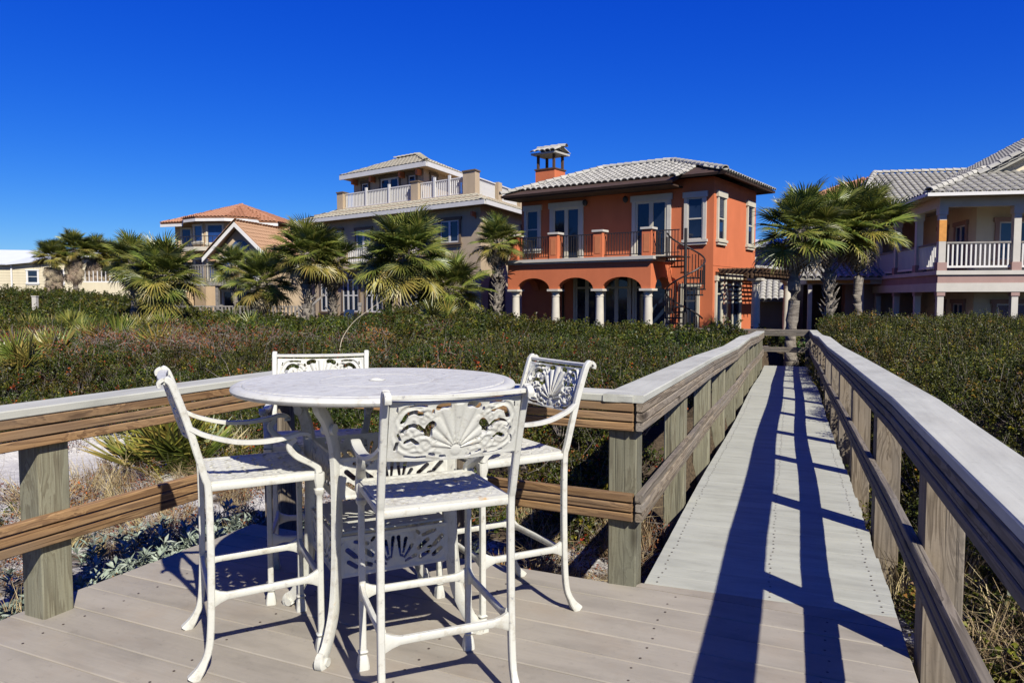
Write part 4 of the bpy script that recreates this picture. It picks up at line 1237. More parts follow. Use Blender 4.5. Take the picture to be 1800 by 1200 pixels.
slope(ye, [(-3.0, -.6, 4.75), (7.0, -.6, 5.9), (7.0, 4.2, 6.5), (-.5, 4.2, 6.4)], M['metal_roof'])
slope(ye, [(7, 9.6, 4.75), (-15, 9.6, 4.75), (-15, 4.2, 6.4), (7, 4.2, 6.4)], M['metal_roof'])
MB().box(-2.75, -2.6, -.16, -.02, -.4, 4.7).build('downpipe', M['white'], ye)
y2 = empty('yellow_arched_house', (-31.0, 60.5, 0), R(8), 'yellow house with arches behind the left palms', 'house')
MB().box(-2.2, 4, 0, 6, -.5, 4.1).build('wall', M['yellow'], y2)
y2T = wall_map((0, 0, 0), (1, 0, 0), (0, -1, 0))
for x in (-1.6, .4, 2.3): window(y2, y2T, x, x + 1.1, 2.9, 3.9, M['white'], 1, 2, .1, .1)
mb = MB(); arch_wall(mb, 'x', 0, -3, 4, [(-2.6, -.6), (-.2, 1.8), (2.2, 3.7)], -1.8, -1.5, 2.6, .9, 1.9); mb.build('arcade', M['yellow'], y2)
for x in (-2.8, -.4, 2.0, 3.85): MB().box(x - .18, x + .18, -1.8, -1.5, -.5, .899).build('pillar', M['yellow'], y2)
white2 = MB().box(-3, 4, -1.8, -1.72, 2.601, 2.7).build('balcony_rail', M['white'], y2)
balusters(white2, (-3, -1.75, 0), (4, -1.75, 0), 2.701, 3.5, .3, .06, M['white'])
slope(y2, [(-2.8, -.6, 4.1), (4.6, -.6, 4.1), (3.0, 3, 5.2), (-1.2, 3, 5.2)], M['tile_cream'], None)
# ------------------------------------------------------------------ cast aluminium furniture
def m_cast(name, base=(0.565, 0.555, 0.475), emboss=0.0):
    base = dim(base)
    t = NT(name)
    v = t.coords(rand=True)
    n = t.noise(v, 6, 6, 0.65)
    col = t.ramp(n, [(0.3, tuple(x * 0.88 for x in base)), (0.65, base)])
    gr = t.ramp(t.noise(v, 17, 6, 0.75), [(0.52, 0.0), (0.72, 0.75)])
    col = t.mix(gr, col, (0.27, 0.235, 0.165))
    rs = t.ramp(t.noise(v, 9, 4, 0.6), [(0.69, 0.0), (0.76, 0.85)])
    col = t.mix(rs, col, (0.42, 0.24, 0.08))
    ch = t.ramp(t.noise(v, 34, 3, 0.7), [(0.655, 0.0), (0.69, 0.75)])
    col = t.mix(ch, col, (0.23, 0.23, 0.23))
    h = t.noise(v, 120, 3, 0.6)
    if emboss:
        vo = t.new('ShaderNodeTexVoronoi'); vo.feature = 'SMOOTH_F1'; vo.inputs['Scale'].default_value = 34; t.l.new(v, vo.inputs['Vector'])
        h = t.math('ADD', t.math('MULTIPLY', h, 0.35), vo.outputs['Distance'])
    t.bump(h, 0.18 + emboss, 0.004 + 0.008 * emboss)
    return t.fin(col, 0.48, 0.4)
M['cast'] = m_cast('white_cast_metal')
M['cast_top'] = m_cast('embossed_white_cast_metal', emboss=0.45)

def lattice(w, h, n_u, n_v, hole, relief, thick, curve):
    """pierced plate: cells where hole()>0 stay; edges are pulled onto the hole outline; relief() lifts the front"""
    us = np.linspace(-w / 2, w / 2, n_u + 1); vs_ = np.linspace(0, h, n_v + 1)
    U, V = np.meshgrid(us, vs_)
    F = hole(U, V)
    du = w / n_u
    e = du * 0.2
    gu = (hole(U + e, V) - hole(U - e, V)) / (2 * e); gv = (hole(U, V + e) - hole(U, V - e)) / (2 * e)
    gl = np.hypot(gu, gv) + 1e-6
    near = np.abs(F) < du * 0.75
    inner = (U > us[0] + 1e-6) & (U < us[-1] - 1e-6) & (V > 1e-6) & (V < h - 1e-6)
    mv = near & inner
    U2 = np.where(mv, U - F * gu / gl / np.maximum(gl, .5), U); V2 = np.where(mv, V - F * gv / gl / np.maximum(gl, .5), V)
    Fs = np.where(mv, 0.0, F)
    keepc = ((Fs[:-1, :-1] + Fs[1:, :-1] + Fs[:-1, 1:] + Fs[1:, 1:]) >= 0)
    rel = relief(U2, V2)
    front = np.stack([U2, thick / 2 + rel + curve(U2, V2), V2], -1).reshape(-1, 3)
    back = np.stack([U2, -thick / 2 - rel * 0.35 + curve(U2, V2), V2], -1).reshape(-1, 3)
    N = (n_u + 1) * (n_v + 1)
    fs = []
    W = n_u + 1
    K = np.pad(keepc, 1)
    for j in range(n_v):
        for i in range(n_u):
            if not keepc[j, i]: continue
            a, b, c, d = j * W + i, j * W + i + 1, (j + 1) * W + i + 1, (j + 1) * W + i
            fs.append((a, d, c, b)); fs.append((N + a, N + b, N + c, N + d))
            if not K[j, i + 1]: fs.append((a, b, N + b, N + a))
            if not K[j + 2, i + 1]: fs.append((c, d, N + d, N + c))
            if not K[j + 1, i]: fs.append((d, a, N + a, N + d))
            if not K[j + 1, i + 2]: fs.append((b, c, N + c, N + b))
    vs = np.concatenate([front, back])
    used = np.zeros(2 * N, bool)
    for f in fs: used[list(f)] = True
    idx = np.cumsum(used) - 1
    return vs[used].tolist(), [tuple(int(idx[i]) for i in f) for f in fs]

def seg_d(x, y, x0, y0, x1, y1):
    dx, dy = x1 - x0, y1 - y0
    t = np.clip(((x - x0) * dx + (y - y0) * dy) / (dx * dx + dy * dy), 0, 1)
    return np.hypot(x - x0 - t * dx, y - y0 - t * dy), t
def line_d(x, y, pts):
    d = np.full_like(x, 9.0)
    for a, b in zip(pts[:-1], pts[1:]):
        d = np.minimum(d, seg_d(x, y, *a, *b)[0])
    return d
def spiral(cx, cy, r0, r1, a0, turns, n=22):
    return [(cx + (r0 + (r1 - r0) * k / n) * math.cos(a0 + turns * 2 * PI * k / n), cy + (r0 + (r1 - r0) * k / n) * math.sin(a0 + turns * 2 * PI * k / n)) for k in range(n + 1)]
# normalised panel: x in [-1.2,1.2], y in [0,1], right half mirrored
def curve_pts(p): return [(q[0], q[1]) for q in spline([(a, b, 0) for a, b in p], 6)]
SLOTS = [(curve_pts([(0.62, .52), (.74, .60), (.88, .58), (.96, .50)]), .040), (curve_pts([(.66, .79), (.78, .83), (.90, .78), (.97, .66)]), .040),
         (curve_pts([(.70, .30), (.80, .36), (.90, .32)]), .035), (curve_pts([(0.46, .62), (.52, .55), (.52, .46)]), .062), (curve_pts([(.36, .90), (.27, .935), (.20, .93)]), .05),
         (curve_pts([(.55, .075), (.72, .065), (.90, .085)]), .022), (curve_pts([(1.07, .20), (1.05, .30)]), .030), (curve_pts([(.20, .065), (.27, .07)]), .028),
         (curve_pts([(.40, .10), (.46, .12)]), .030), (curve_pts([(1.08, .80), (1.07, .90)]), .014), (curve_pts([(.58, .93), (.70, .945), (.86, .93)]), .020),
         (curve_pts([(.99, .36), (1.04, .46)]), .020), (curve_pts([(.455, .82), (.46, .86)]), .022)]
GROOVES = [spiral(.60, .70, .15, .02, 2.6, -1.4), spiral(.56, .28, .17, .02, 1.2, 1.4), spiral(.88, .40, .22, .05, -2.2, 1.1), spiral(.86, .68, .27, .08, 2.8, -0.9),
           curve_pts([(.30, .10), (.52, .13), (.80, .14), (1.0, .24), (1.10, .45), (1.08, .70), (.92, .90), (.66, .90)]), curve_pts([(.42, .36), (.50, .42), (.64, .44), (.76, .40)])]
PETALS = []
for k in range(-4, 5):
    a = PI / 2 - k * R(19.5)
    PETALS.append((a, (0.76, 0.70, 0.60, 0.50, 0.43)[abs(k)], (0.10, 0.09, 0.08, 0.065, 0.05)[abs(k)]))
def panel_fns(w, h):
    sx, sy = 2.4 / w, 1.0 / h
    k = 1.0 / sy
    def hole(U, V):
        x, y = np.abs(U * sx), V * sy
        f = np.full_like(x, 1.0)
        for pts, r in SLOTS: f = np.minimum(f, line_d(x, y, pts) - r * 1.15)
        return f * k
    def relief(U, V):
        x, y = np.abs(U * sx), V * sy
        r = np.zeros_like(x)
        for g in GROOVES:
            d = line_d(x, y, g)
            r = r + 0.0055 * np.exp(-((d - 0.05) / 0.028) ** 2) - 0.0045 * np.exp(-(d / 0.018) ** 2)
        X = U * sx
        for a, L, wd in PETALS:
            tx, ty = math.cos(a) * L, 0.20 + math.sin(a) * L
            d, t = seg_d(X, y, math.cos(a) * .10, .20 + math.sin(a) * .10, tx, ty)
            q = d / (wd * (0.25 + 0.75 * t))
            r = np.maximum(r, 0.011 * np.clip(1 - q * q, 0, 1) ** 0.6)
            r = np.where((q > 1) & (q < 1.25), np.minimum(r, -0.003), r)
        d = np.hypot(X / 1.1, y - .16)
        r = np.where(d < 0.09, 0.008 * np.sqrt(np.clip(1 - (d / .09) ** 2, 0, 1)), r)
        bd = np.minimum(np.minimum(1.2 - x, y), 1 - y)
        return np.where(bd < 0.04, 0.002, r)
    return hole, relief
PW, PH = 0.438, 0.205
hole_f, rel_f = panel_fns(PW, PH)
back_curve = lambda U, V: -0.022 * (1 - (U / (PW / 2)) ** 2)
bv_, bf_ = lattice(PW, PH, 150, 64, hole_f, rel_f, 0.008, back_curve)
def mesh_np(name, v, f, mat):
    me = mesh_from(name, v, f, mat, True)
    try: me.set_sharp_from_angle(angle=R(50))
    except Exception: pass
    return me
me_back = mesh_np('back_panel', bv_, bf_, M['cast'])
# seat plate: slanted slots in rows
SW, SD = 0.44, 0.42
def seat_hole(U, V):
    f = np.full_like(U, 0.05)
    rn = random.Random(3)
    for r in range(7):
        for c in range(8):
            x = -0.175 + c * 0.05 + (0.012 if r % 2 else -0.012); y = 0.045 + r * 0.055
            a = (0.6 if (r + c) % 2 else -0.6) + rn.uniform(-.2, .2)
            L = 0.0135
            f = np.minimum(f, seg_d(U, V, x - L * math.cos(a), y - L * math.sin(a), x + L * math.cos(a), y + L * math.sin(a))[0] - (0.0052 if (r + c) % 3 else 0.007))
    return f
def seat_rel(U, V):
    bd = np.minimum(np.minimum(SW / 2 - np.abs(U), V), SD - V)
    return np.where(bd < 0.022, 0.003, 0.0016 * np.sin(U * 150) * np.sin(V * 130))
sv_, sf_ = lattice(SW, SD, 96, 92, seat_hole, seat_rel, 0.010, lambda U, V: 0 * U)
sv_ = [(x, z - SD / 2, y) for x, y, z in sv_]       # lay it flat: plate height becomes y
sf_ = [tuple(reversed(f)) for f in sf_]
me_seat = mesh_np('seat_plate', sv_, sf_, M['cast'])

def mir(p, s): return (p[0] * s, p[1], p[2])
def build_chair(name):
    """bar chair; front towards +Y, origin on the floor in the middle"""
    ms = {}
    zt = 1.112
    parts = []
    def back_upright(s):
        pts = spline([(s * .238, -.268, 0.0), (s * .236, -.232, .05), (s * .232, -.205, .14), (s * .230, -.196, .40), (s * .229, -.198, .69), (s * .230, -.212, .76), (s * .232, -.262, .95), (s * .234, -.302, 1.075), (s * .235, -.318, 1.110), (s * .235, -.338, 1.118), (s * .235, -.354, 1.106), (s * .235, -.352, 1.090)], 5)
        n = len(pts)
        a = [(0.0120 + 0.006 * max(0, 1 - i / 8)) * (1 if i < n - 12 else .9) for i in range(n)]
        b = [(0.0128 + 0.010 * max(0, 1 - i / 6)) * (1 if i < n - 12 else .62) for i in range(n)]
        return MB().tube(pts, 0, flat=(a, b), up=(0, 1, 0))
    for s in (-1, 1): parts.append(('back_leg', back_upright(s)))
    def front_leg(s):
        x, y = s * .212, .208
        mb = MB()
        pts = [(x, y, 0.0), (x, y, .012), (x, y, .045), (x, y, .058), (x, y, .068), (x, y, .074), (x, y, .60), (x, y, .63), (x, y, .64), (x, y, .655), (x, y, .662), (x, y, .69), (x, y, .722)]
        w = [.022, .022, .0175, .013, .0185, .0122, .0113, .0113, .0175, .019, .014, .020, .020]
        mb.tube(pts, 0, flat=(w, w), up=(0, 1, 0))
        return mb
    for s in (-1, 1): parts.append(('front_leg', front_leg(s)))
    def arm(s):
        pts = spline([(s * .233, -.255, .935), (s * .238, -.20, .905), (s * .243, -.10, .875), (s * .245, .0, .868), (s * .245, .08, .876), (s * .243, .135, .888), (s * .240, .165, .880), (s * .238, .168, .862)], 5)
        n = len(pts)
        b = [0.0085] * n
        a = [0.0125 + 0.006 * math.sin(PI * i / n) for i in range(n)]
        mb = MB().tube(pts, 0, flat=(a, b), up=(0, 0, 1))
        sup = spline([(s * .240, .115, .872), (s * .236, .092, .84), (s * .228, .118, .80), (s * .218, .175, .765), (s * .213, .200, .745), (s * .212, .206, .724)], 5)
        m = len(sup)
        mb.tube(sup, 0, flat=([.011 + .004 * (i / m) for i in range(m)], [.012 + .008 * (i / m) for i in range(m)]), up=(1, 0, 0))
        return mb
    for s in (-1, 1): parts.append(('armrest', arm(s)))
    zs = 0.30
    def stretcher(pa, pb, drop=0.05):
        a, b = Vector(pa), Vector(pb)
        d = (b - a)
        mb = MB()
        n = 16
        pts = [tuple(a + d * (i / n)) for i in range(n + 1)]
        h = [0.013 + 0.022 * max(0.0, 1 - min(i, n - i) / 2.2) ** 1.6 for i in range(n + 1)]
        mb.tube(pts, 0, flat=([0.009] * (n + 1), h), up=(0, 0, 1))
        return mb
    parts.append(('foot_rail', stretcher((-.205, .208, zs), (.205, .208, zs))))
    parts.append(('stretcher', stretcher((-.222, -.197, zs - .02), (.222, -.197, zs - .02))))
    for s in (-1, 1): parts.append(('stretcher', stretcher((s * .221, -.19, zs - .01), (s * .214, .20, zs))))
    # seat frame
    mb = MB()
    for a, b in (((-.222, .208), (.222, .208)), ((-.225, -.196), (.225, -.196))):
        mb.tube([(a[0], a[1], .709), (b[0], b[1], .709)], 0, flat=(.009, .013))
    for s in (-1, 1):
        mb.tube([(s * .226, -.19, .709), (s * .217, .20, .709)], 0, flat=(.009, .013))
    parts.append(('seat_frame', mb))
    # top rail: rolled bar between the uprights
    n = 14
    pts = [(-.235 + .47 * i / n, -.324 - .016 * (1 - (2 * i / n - 1) ** 2), zt - .005 - .004 * (1 - (2 * i / n - 1) ** 2)) for i in range(n + 1)]
    parts.append(('top_rail', MB().tube(pts, 0, flat=([.016] * (n + 1), [.0075] * (n + 1)))))
    out = [(nm, m.mesh(nm, M['cast'], True)) for nm, m in parts]
    return out
chair_parts = build_chair('chair')
LEAN = math.atan2(0.296 - 0.222, 1.05 - 0.80)
def chair(loc, heading, label):
    """heading: direction it faces, degrees clockwise from +Y"""
    root = empty('bar_chair', loc, -R(heading), label, 'chair', 'white cast metal bar chairs around the table')
    for nm, me in chair_parts: obj(nm, me, root)
    obj('back_panel', me_back, root, (0, -.252, .895), (LEAN, 0, 0))
    obj('seat', me_seat, root, (0, .006, .722))
    return root
def mid(a, b): return ((a[0] + b[0]) / 2, (a[1] + b[1]) / 2)
chair((-.292, 2.630, 0), -22.5, 'white bar chair nearest the camera, seen from behind')
chair((-1.045, 2.985, 0), 63.5, 'white bar chair left of the table, seen from its side')
chair((-0.055, 3.345, 0), 239.0, 'white bar chair right of the table near the boardwalk')
chair((-0.945, 3.585, 0), 168.5, 'white bar chair behind the table, its back showing above the top')

# table
TC, TR = Vector((-.585, 3.19, 0)), R(27)
table = empty('bar_table', TC, TR, 'round white cast metal bar table among four chairs', 'table')
TZ, TRAD = 1.055, 0.60
prof = [(0.02, TZ - .001), (.30, TZ - .001), (.50, TZ), (.548, TZ), (.552, TZ - .004), (.552, TZ - .020), (.03, TZ - .020)]
MB().lathe(prof, n=96).build('table_top', M['cast_top'], table, True)
rim = [(.5525, TZ - .022), (.5525, TZ - .005), (.560, TZ - .001), (.583, TZ - .003), (.595, TZ - .010), (TRAD, TZ - .018), (.597, TZ - .028), (.588, TZ - .034), (.575, TZ - .036), (.562, TZ - .028), (.5525, TZ - .022)]
MB().lathe(rim, n=96, close=False).build('rim', M['cast'], table, True)
for r_ in (.24,):
    MB().lathe([(r_ - .004, TZ - .0008), (r_ - .002, TZ + .0007), (r_ + .002, TZ + .0007), (r_ + .004, TZ - .0008)], n=72, close=False).build('ring_relief', M['cast'], table, True)
# umbrella hole plug and ring relief on the top
MB().lathe([(.036, TZ + .0005), (.034, TZ + .004), (.026, TZ + .004), (.024, TZ + .001), (.0, TZ + .0015)], n=24, close=False).build('centre_cap', M['cast'], table, True)
def tleg(sx, sy):
    o = lambda r, z: (sx * r, sy * r, z)
    pts = spline([o(.322, .000), o(.330, .022), o(.318, .040), o(.296, .075), o(.262, .18), o(.246, .32), o(.240, .50), o(.240, .70), o(.246, .80), o(.262, .88), o(.292, .95), o(.320, .99), o(.325, 1.015)], 5)
    n = len(pts)
    a = [.020 + .007 * math.sin(PI * i / n) + (.006 if i < 10 else 0) for i in range(n)]
    b = [.013 + (.010 * max(0, 1 - i / 12)) + (.006 * max(0, 1 - (n - i) / 14)) for i in range(n)]
    mb = MB().tube(pts, 0, flat=(a, b), up=(-sy, sx, 0))
    # scroll at the foot and knee
    for r, z, rr in ((.322, .020, .017), (.272, .905, .022)):
        c = Vector(o(r, z)); ax = Vector((-sy, sx, 0)).normalized()
        mb.tube([tuple(c - ax * .026), tuple(c + ax * .026)], rr, n=14)
    return mb
for sx in (-1, 1):
    for sy in (-1, 1): tleg(sx, sy).build('leg', M['cast'], table, True)
def lat_fns(w, h):
    def hole(U, V):
        f = np.full_like(U, .02)
        x, y = np.abs(U) / (w / 2), V / h
        k = w / 2
        for i in range(7):
            a = R(12 + i * 26)
            if a > PI / 2 + .1: break
            d, t = seg_d(x, y * (h / k), .05 + math.sin(a) * .05, .08, .05 + math.cos(a) * .32, .10 + math.sin(a) * .30 * (h / k) * 2.2)
            f = np.minimum(f, (d - (.010 + .028 * t)) * k)
        for (x0, y0, x1, y1, r) in ((.46, .22, .62, .30, .04), (.44, .45, .60, .62, .045), (.52, .76, .74, .84, .035), (.72, .22, .86, .36, .04), (.74, .48, .88, .66, .045), (.44, .82, .40, .88, .03), (.70, .10, .86, .10, .03), (.62, .42, .68, .44, .03)):
            f = np.minimum(f, (seg_d(x, y * (h / k), x0, y0 * (h / k), x1, y1 * (h / k))[0] - r) * k)
        bd = np.minimum(np.minimum(w / 2 - np.abs(U), V), h - V)
        return np.maximum(f, .014 - bd)
    def rel(U, V):
        bd = np.minimum(np.minimum(w / 2 - np.abs(U), V), h - V)
        return np.where(bd < .012, .003, .0015 * np.cos(U * 90) * np.cos(V * 110))
    return hole, rel
LW, LH = 0.455, 0.165
lh, lr = lat_fns(LW, LH)
tv_, tf_ = lattice(LW, LH, 96, 40, lh, lr, 0.008, lambda U, V: 0 * U)
me_lat = mesh_np('side_panel', tv_, tf_, M['cast'])
for z in (0.300, 0.615):
    for k in range(4):
        a = k * PI / 2
        obj('side_panel', me_lat, table, (math.sin(a) * .238, -math.cos(a) * .238, z), (0, 0, a + PI))
sh = mesh_np('shelf', *(lambda q: ([(x, z - LW / 2, y) for x, y, z in q[0]], [tuple(reversed(f)) for f in q[1]]))(lattice(LW, LW, 70, 70, lambda U, V: np.where(np.maximum(np.abs(U), np.abs(V - LW / 2)) < .19, np.hypot(((U * 14) % 1 - .5) / 14, ((V * 14) % 1 - .5) / 14) - .007, .01), lambda U, V: 0 * U, .008, lambda U, V: 0 * U)), M['cast'])
obj('shelf', sh, table, (0, 0, .475))
# ------------------------------------------------------------------ leaves and clumps
def leaf_cloud(name, items, mat_list):
    """items: list of (verts Nx3, faces, tint, material slot) -> one mesh with a 'tint' value per point"""
    vs, fs, tint, mi = [], [], [], []
    for v, f, t, m in items:
        b = len(vs)
        vs += v
        fs += [tuple(i + b for i in q) for q in f]
        tint += [t] * len(v)
        mi += [m] * len(f)
    me = bpy.data.meshes.new(name)
    me.from_pydata(vs, [], fs)
    a = me.attributes.new('tint', 'FLOAT', 'POINT'); a.data.foreach_set('value', np.array(tint, np.float32))
    for m in mat_list: me.materials.append(m)
    me.polygons.foreach_set('material_index', np.array(mi, np.int32))
    me.update()
    return me

def leaf(p, d, n, L, W, fold=0.25):
    """folded leaf: base p, direction d, approx normal n"""
    d = d.normalized(); s = d.cross(n)
    if s.length < 1e-4: s = Vector((1, 0, 0))
    s.normalize(); nn = s.cross(d).normalized()
    m = p + d * (L * 0.5)
    return [tuple(p), tuple(m + s * W * 0.5 + nn * W * fold), tuple(p + d * L - nn * L * 0.08), tuple(m - s * W * 0.5 + nn * W * fold)], [(0, 1, 2), (0, 2, 3)]

def stick(a, b, r, bend=0.0):
    a, b = Vector(a), Vector(b)
    d = (b - a)
    s = d.cross(Vector((0, 0, 1)))
    if s.length < 1e-4: s = Vector((1, 0, 0))
    s.normalize(); w = s.cross(d).normalized()
    mid = (a + b) / 2 + w * bend
    vs = []
    for p, rr in ((a, r), (mid, r * 0.8), (b, r * 0.35)):
        for k in range(3):
            an = 2 * PI * k / 3
            vs.append(tuple(p + s * math.cos(an) * rr + w * math.sin(an) * rr))
    fs = [(k * 3 + i, k * 3 + (i + 1) % 3, k * 3 + 3 + (i + 1) % 3, k * 3 + 3 + i) for k in range(2) for i in range(3)]
    return vs, fs

def rdir(rn, up=0.0):
    a = rn.uniform(0, 2 * PI); z = rn.uniform(-1, 1)
    v = Vector((math.sqrt(1 - z * z) * math.cos(a), math.sqrt(1 - z * z) * math.sin(a), z + up))
    return v.normalized()

def shrub(seed, n_leaf, n_twig, L, W, rad=0.30, hgt=0.26, tint=(0, 1), red=0.06, dome=True):
    rn = random.Random(seed)
    it = []
    sprigs = []
    ns = max(10, n_leaf // 16)
    for i in range(ns):
        a = rn.uniform(0, 2 * PI); r = rad * math.sqrt(rn.random())
        h = hgt * math.sqrt(max(0.02, 1 - (r / rad) ** 2 * 0.8)) * rn.uniform(0.25, 1.15)
        tip = Vector((r * math.cos(a), r * math.sin(a), h))
        base = Vector((tip.x * 0.2, tip.y * 0.2, -0.06))
        sprigs.append((base, tip))
        if i < n_twig:
            v, f = stick(base, tip + Vector((rn.uniform(-.02, .02), rn.uniform(-.02, .02), rn.uniform(-0.02, 0.03))), 0.0019, rn.uniform(-0.03, 0.03))
            it.append((v, f, rn.random(), 1))
    per = n_leaf // ns
    for base, tip in sprigs:
        ax = (tip - base).normalized()
        st = rn.uniform(*tint)
        isred = rn.random() < red
        for k in range(per):
            t = rn.uniform(0.62, 1.02)
            p = base.lerp(tip, t) + Vector((rn.gauss(0, .012), rn.gauss(0, .012), rn.gauss(0, .008)))
            d = (rdir(rn) + ax * 0.25 + Vector((0, 0, 0.05))).normalized()
            s = rn.uniform(0.65, 1.25)
            v, f = leaf(p, d, Vector((0, 0, 1)) + rdir(rn) * 0.8, L * s, W * s)
            tt = min(1, max(0, st * 0.5 + rn.random() * 0.45))
            it.append((v, f, 0.97 if (isred and rn.random() < 0.8) else tt * 0.86, 0))
    return it

G_ST = [(0.0, (0.014, 0.024, 0.004)), (0.40, (0.036, 0.056, 0.007)), (0.62, (0.090, 0.105, 0.012)), (0.86, (0.26, 0.23, 0.025)), (0.93, (0.30, 0.085, 0.02)), (1.0, (0.36, 0.06, 0.022))]
M['leaf_green'] = m_leaf('scrub_leaf', G_ST, 0.42, 0.22, 0.2, patchy=(1.25, 0.85, 0.8))
M['leaf_olive'] = m_leaf('olive_scrub_leaf', [(0.0, (0.016, 0.023, 0.004)), (0.42, (0.044, 0.054, 0.008)), (0.64, (0.105, 0.105, 0.014)), (0.86, (0.27, 0.22, 0.028)), (1.0, (0.32, 0.13, 0.03))], 0.45, 0.2, 0.2, patchy=(1.2, 1.0, 0.8))
M['leaf_dry'] = m_leaf('dry_scrub_leaf', [(0.0, (0.035, 0.018, 0.008)), (0.4, (0.10, 0.042, 0.014)), (0.75, (0.20, 0.085, 0.025)), (1.0, (0.30, 0.055, 0.02))], 0.7, 0.2, 0.1)
M['leaf_silver'] = m_leaf('silver_leaf', [(0.0, (0.10, 0.125, 0.09)), (0.5, (0.19, 0.225, 0.165)), (1.0, (0.28, 0.31, 0.24))], 0.65, 0.25, 0.1)
M['leaf_palm'] = m_leaf('palm_leaf', [(0.0, (0.065, 0.090, 0.016)), (0.5, (0.135, 0.160, 0.028)), (0.8, (0.22, 0.215, 0.042)), (1.0, (0.34, 0.29, 0.07))], 0.38, 0.35, 0.30, 0.5)
M['leaf_palm_y'] = m_leaf('yellowing_palm_leaf', [(0.0, (0.12, 0.115, 0.024)), (0.5, (0.22, 0.19, 0.035)), (1.0, (0.34, 0.24, 0.06))], 0.42, 0.4, 0.22, 0.4)
M['leaf_palm_dead'] = m_leaf('dead_palm_leaf', [(0.0, (0.17, 0.125, 0.08)), (0.5, (0.29, 0.225, 0.15)), (1.0, (0.38, 0.31, 0.22))], 0.8, 0.15, 0.1, 0.4)
M['grass_dry'] = m_leaf('dry_grass', [(0.0, (0.18, 0.125, 0.06)), (0.5, (0.32, 0.24, 0.12)), (1.0, (0.42, 0.34, 0.19))], 0.7, 0.2, 0.15)
M['twig'] = m_plain('grey_twig', (0.24, 0.205, 0.175), 0.85, 0.15, 0.3, 8)

def proto(name, items, mats):
    return bpy.data.objects.new(name, leaf_cloud(name, items, mats))
def pool(name, objs):
    c = bpy.data.collections.new(name)
    for o in objs: c.objects.link(o)
    return c

def scatter(name, label, pts, rot, scl, coll, nvar, cat='shrubs'):
    """one object of uncountable growth: clumps set on points by geometry nodes"""
    me = bpy.data.meshes.new(name)
    me.vertices.add(len(pts)); me.vertices.foreach_set('co', np.asarray(pts, np.float32).ravel())
    a = me.attributes.new('rot', 'FLOAT_VECTOR', 'POINT'); a.data.foreach_set('vector', np.asarray(rot, np.float32).ravel())
    a = me.attributes.new('scl', 'FLOAT', 'POINT'); a.data.foreach_set('value', np.asarray(scl, np.float32))
    a = me.attributes.new('idx', 'INT', 'POINT'); a.data.foreach_set('value', rng.integers(0, nvar, len(pts)).astype(np.int32))
    me.update()
    o = obj(name, me)
    ng = bpy.data.node_groups.new(name, 'GeometryNodeTree')
    ng.interface.new_socket('Geometry', in_out='INPUT', socket_type='NodeSocketGeometry')
    ng.interface.new_socket('Geometry', in_out='OUTPUT', socket_type='NodeSocketGeometry')
    N = ng.nodes
    gi, go = N.new('NodeGroupInput'), N.new('NodeGroupOutput')
    ci = N.new('GeometryNodeCollectionInfo')
    ci.inputs['Collection'].default_value = coll
    ci.inputs['Separate Children'].default_value = True
    ci.inputs['Reset Children'].default_value = True
    ip = N.new('GeometryNodeInstanceOnPoints')
    ip.inputs['Pick Instance'].default_value = True
    def na(t, n):
        q = N.new('GeometryNodeInputNamedAttribute'); q.data_type = t; q.inputs['Name'].default_value = n
        return q.outputs['Attribute']
    L = ng.links
    L.new(gi.outputs[0], ip.inputs['Points'])
    L.new(ci.outputs[0], ip.inputs['Instance'])
    L.new(na('INT', 'idx'), ip.inputs['Instance Index'])
    L.new(na('FLOAT_VECTOR', 'rot'), ip.inputs['Rotation'])
    L.new(na('FLOAT', 'scl'), ip.inputs['Scale'])
    L.new(ip.outputs[0], go.inputs[0])
    md = o.modifiers.new('scatter', 'NODES'); md.node_group = ng
    return tag(o, label, cat, kind='stuff')

# clump kinds
pool_near = pool('clumps_near', [proto('clump', shrub(20 + k, 620, 20, 0.026, 0.0185, 0.29, 0.25, (0.05, 1), 0.04), [M['leaf_green'], M['twig']]) for k in range(4)])
pool_right = pool('clumps_right', [proto('clump', shrub(40 + k, 600, 16, 0.024, 0.017, 0.29, 0.26, (0.0, 1), 0.02), [M['leaf_olive'], M['twig']]) for k in range(4)])
pool_far = pool('clumps_far', [proto('clump', shrub(60 + k, 330, 8, 0.044, 0.032, 0.38, 0.30, (0.0, 0.95), 0.02), [M['leaf_green'], M['twig']]) for k in range(4)])
def tangle(seed, nt=46, nl=200):
    rn = random.Random(seed); it = []
    for i in range(nt):
        a = rn.uniform(0, 2 * PI); r = 0.26 * math.sqrt(rn.random())
        p = Vector((r * math.cos(a), r * math.sin(a), rn.uniform(-0.05, 0.10)))
        d = rdir(rn, 0.35)
        v, f = stick(p, p + d * rn.uniform(0.12, 0.30), rn.uniform(0.0015, 0.0035), rn.uniform(-.05, .05))
        it.append((v, f, rn.random(), 1))
    for i in range(nl):
        a = rn.uniform(0, 2 * PI); r = 0.28 * math.sqrt(rn.random())
        p = Vector((r * math.cos(a), r * math.sin(a), rn.uniform(-0.03, 0.2)))
        v, f = leaf(p, rdir(rn, 0.2), Vector((0, 0, 1)), rn.uniform(.025, .05), rn.uniform(.012, .02))
        it.append((v, f, rn.random(), 0))
    return it
pool_dry = pool('clumps_dry', [proto('clump', tangle(80 + k), [M['leaf_dry'], M['twig']]) for k in range(4)])
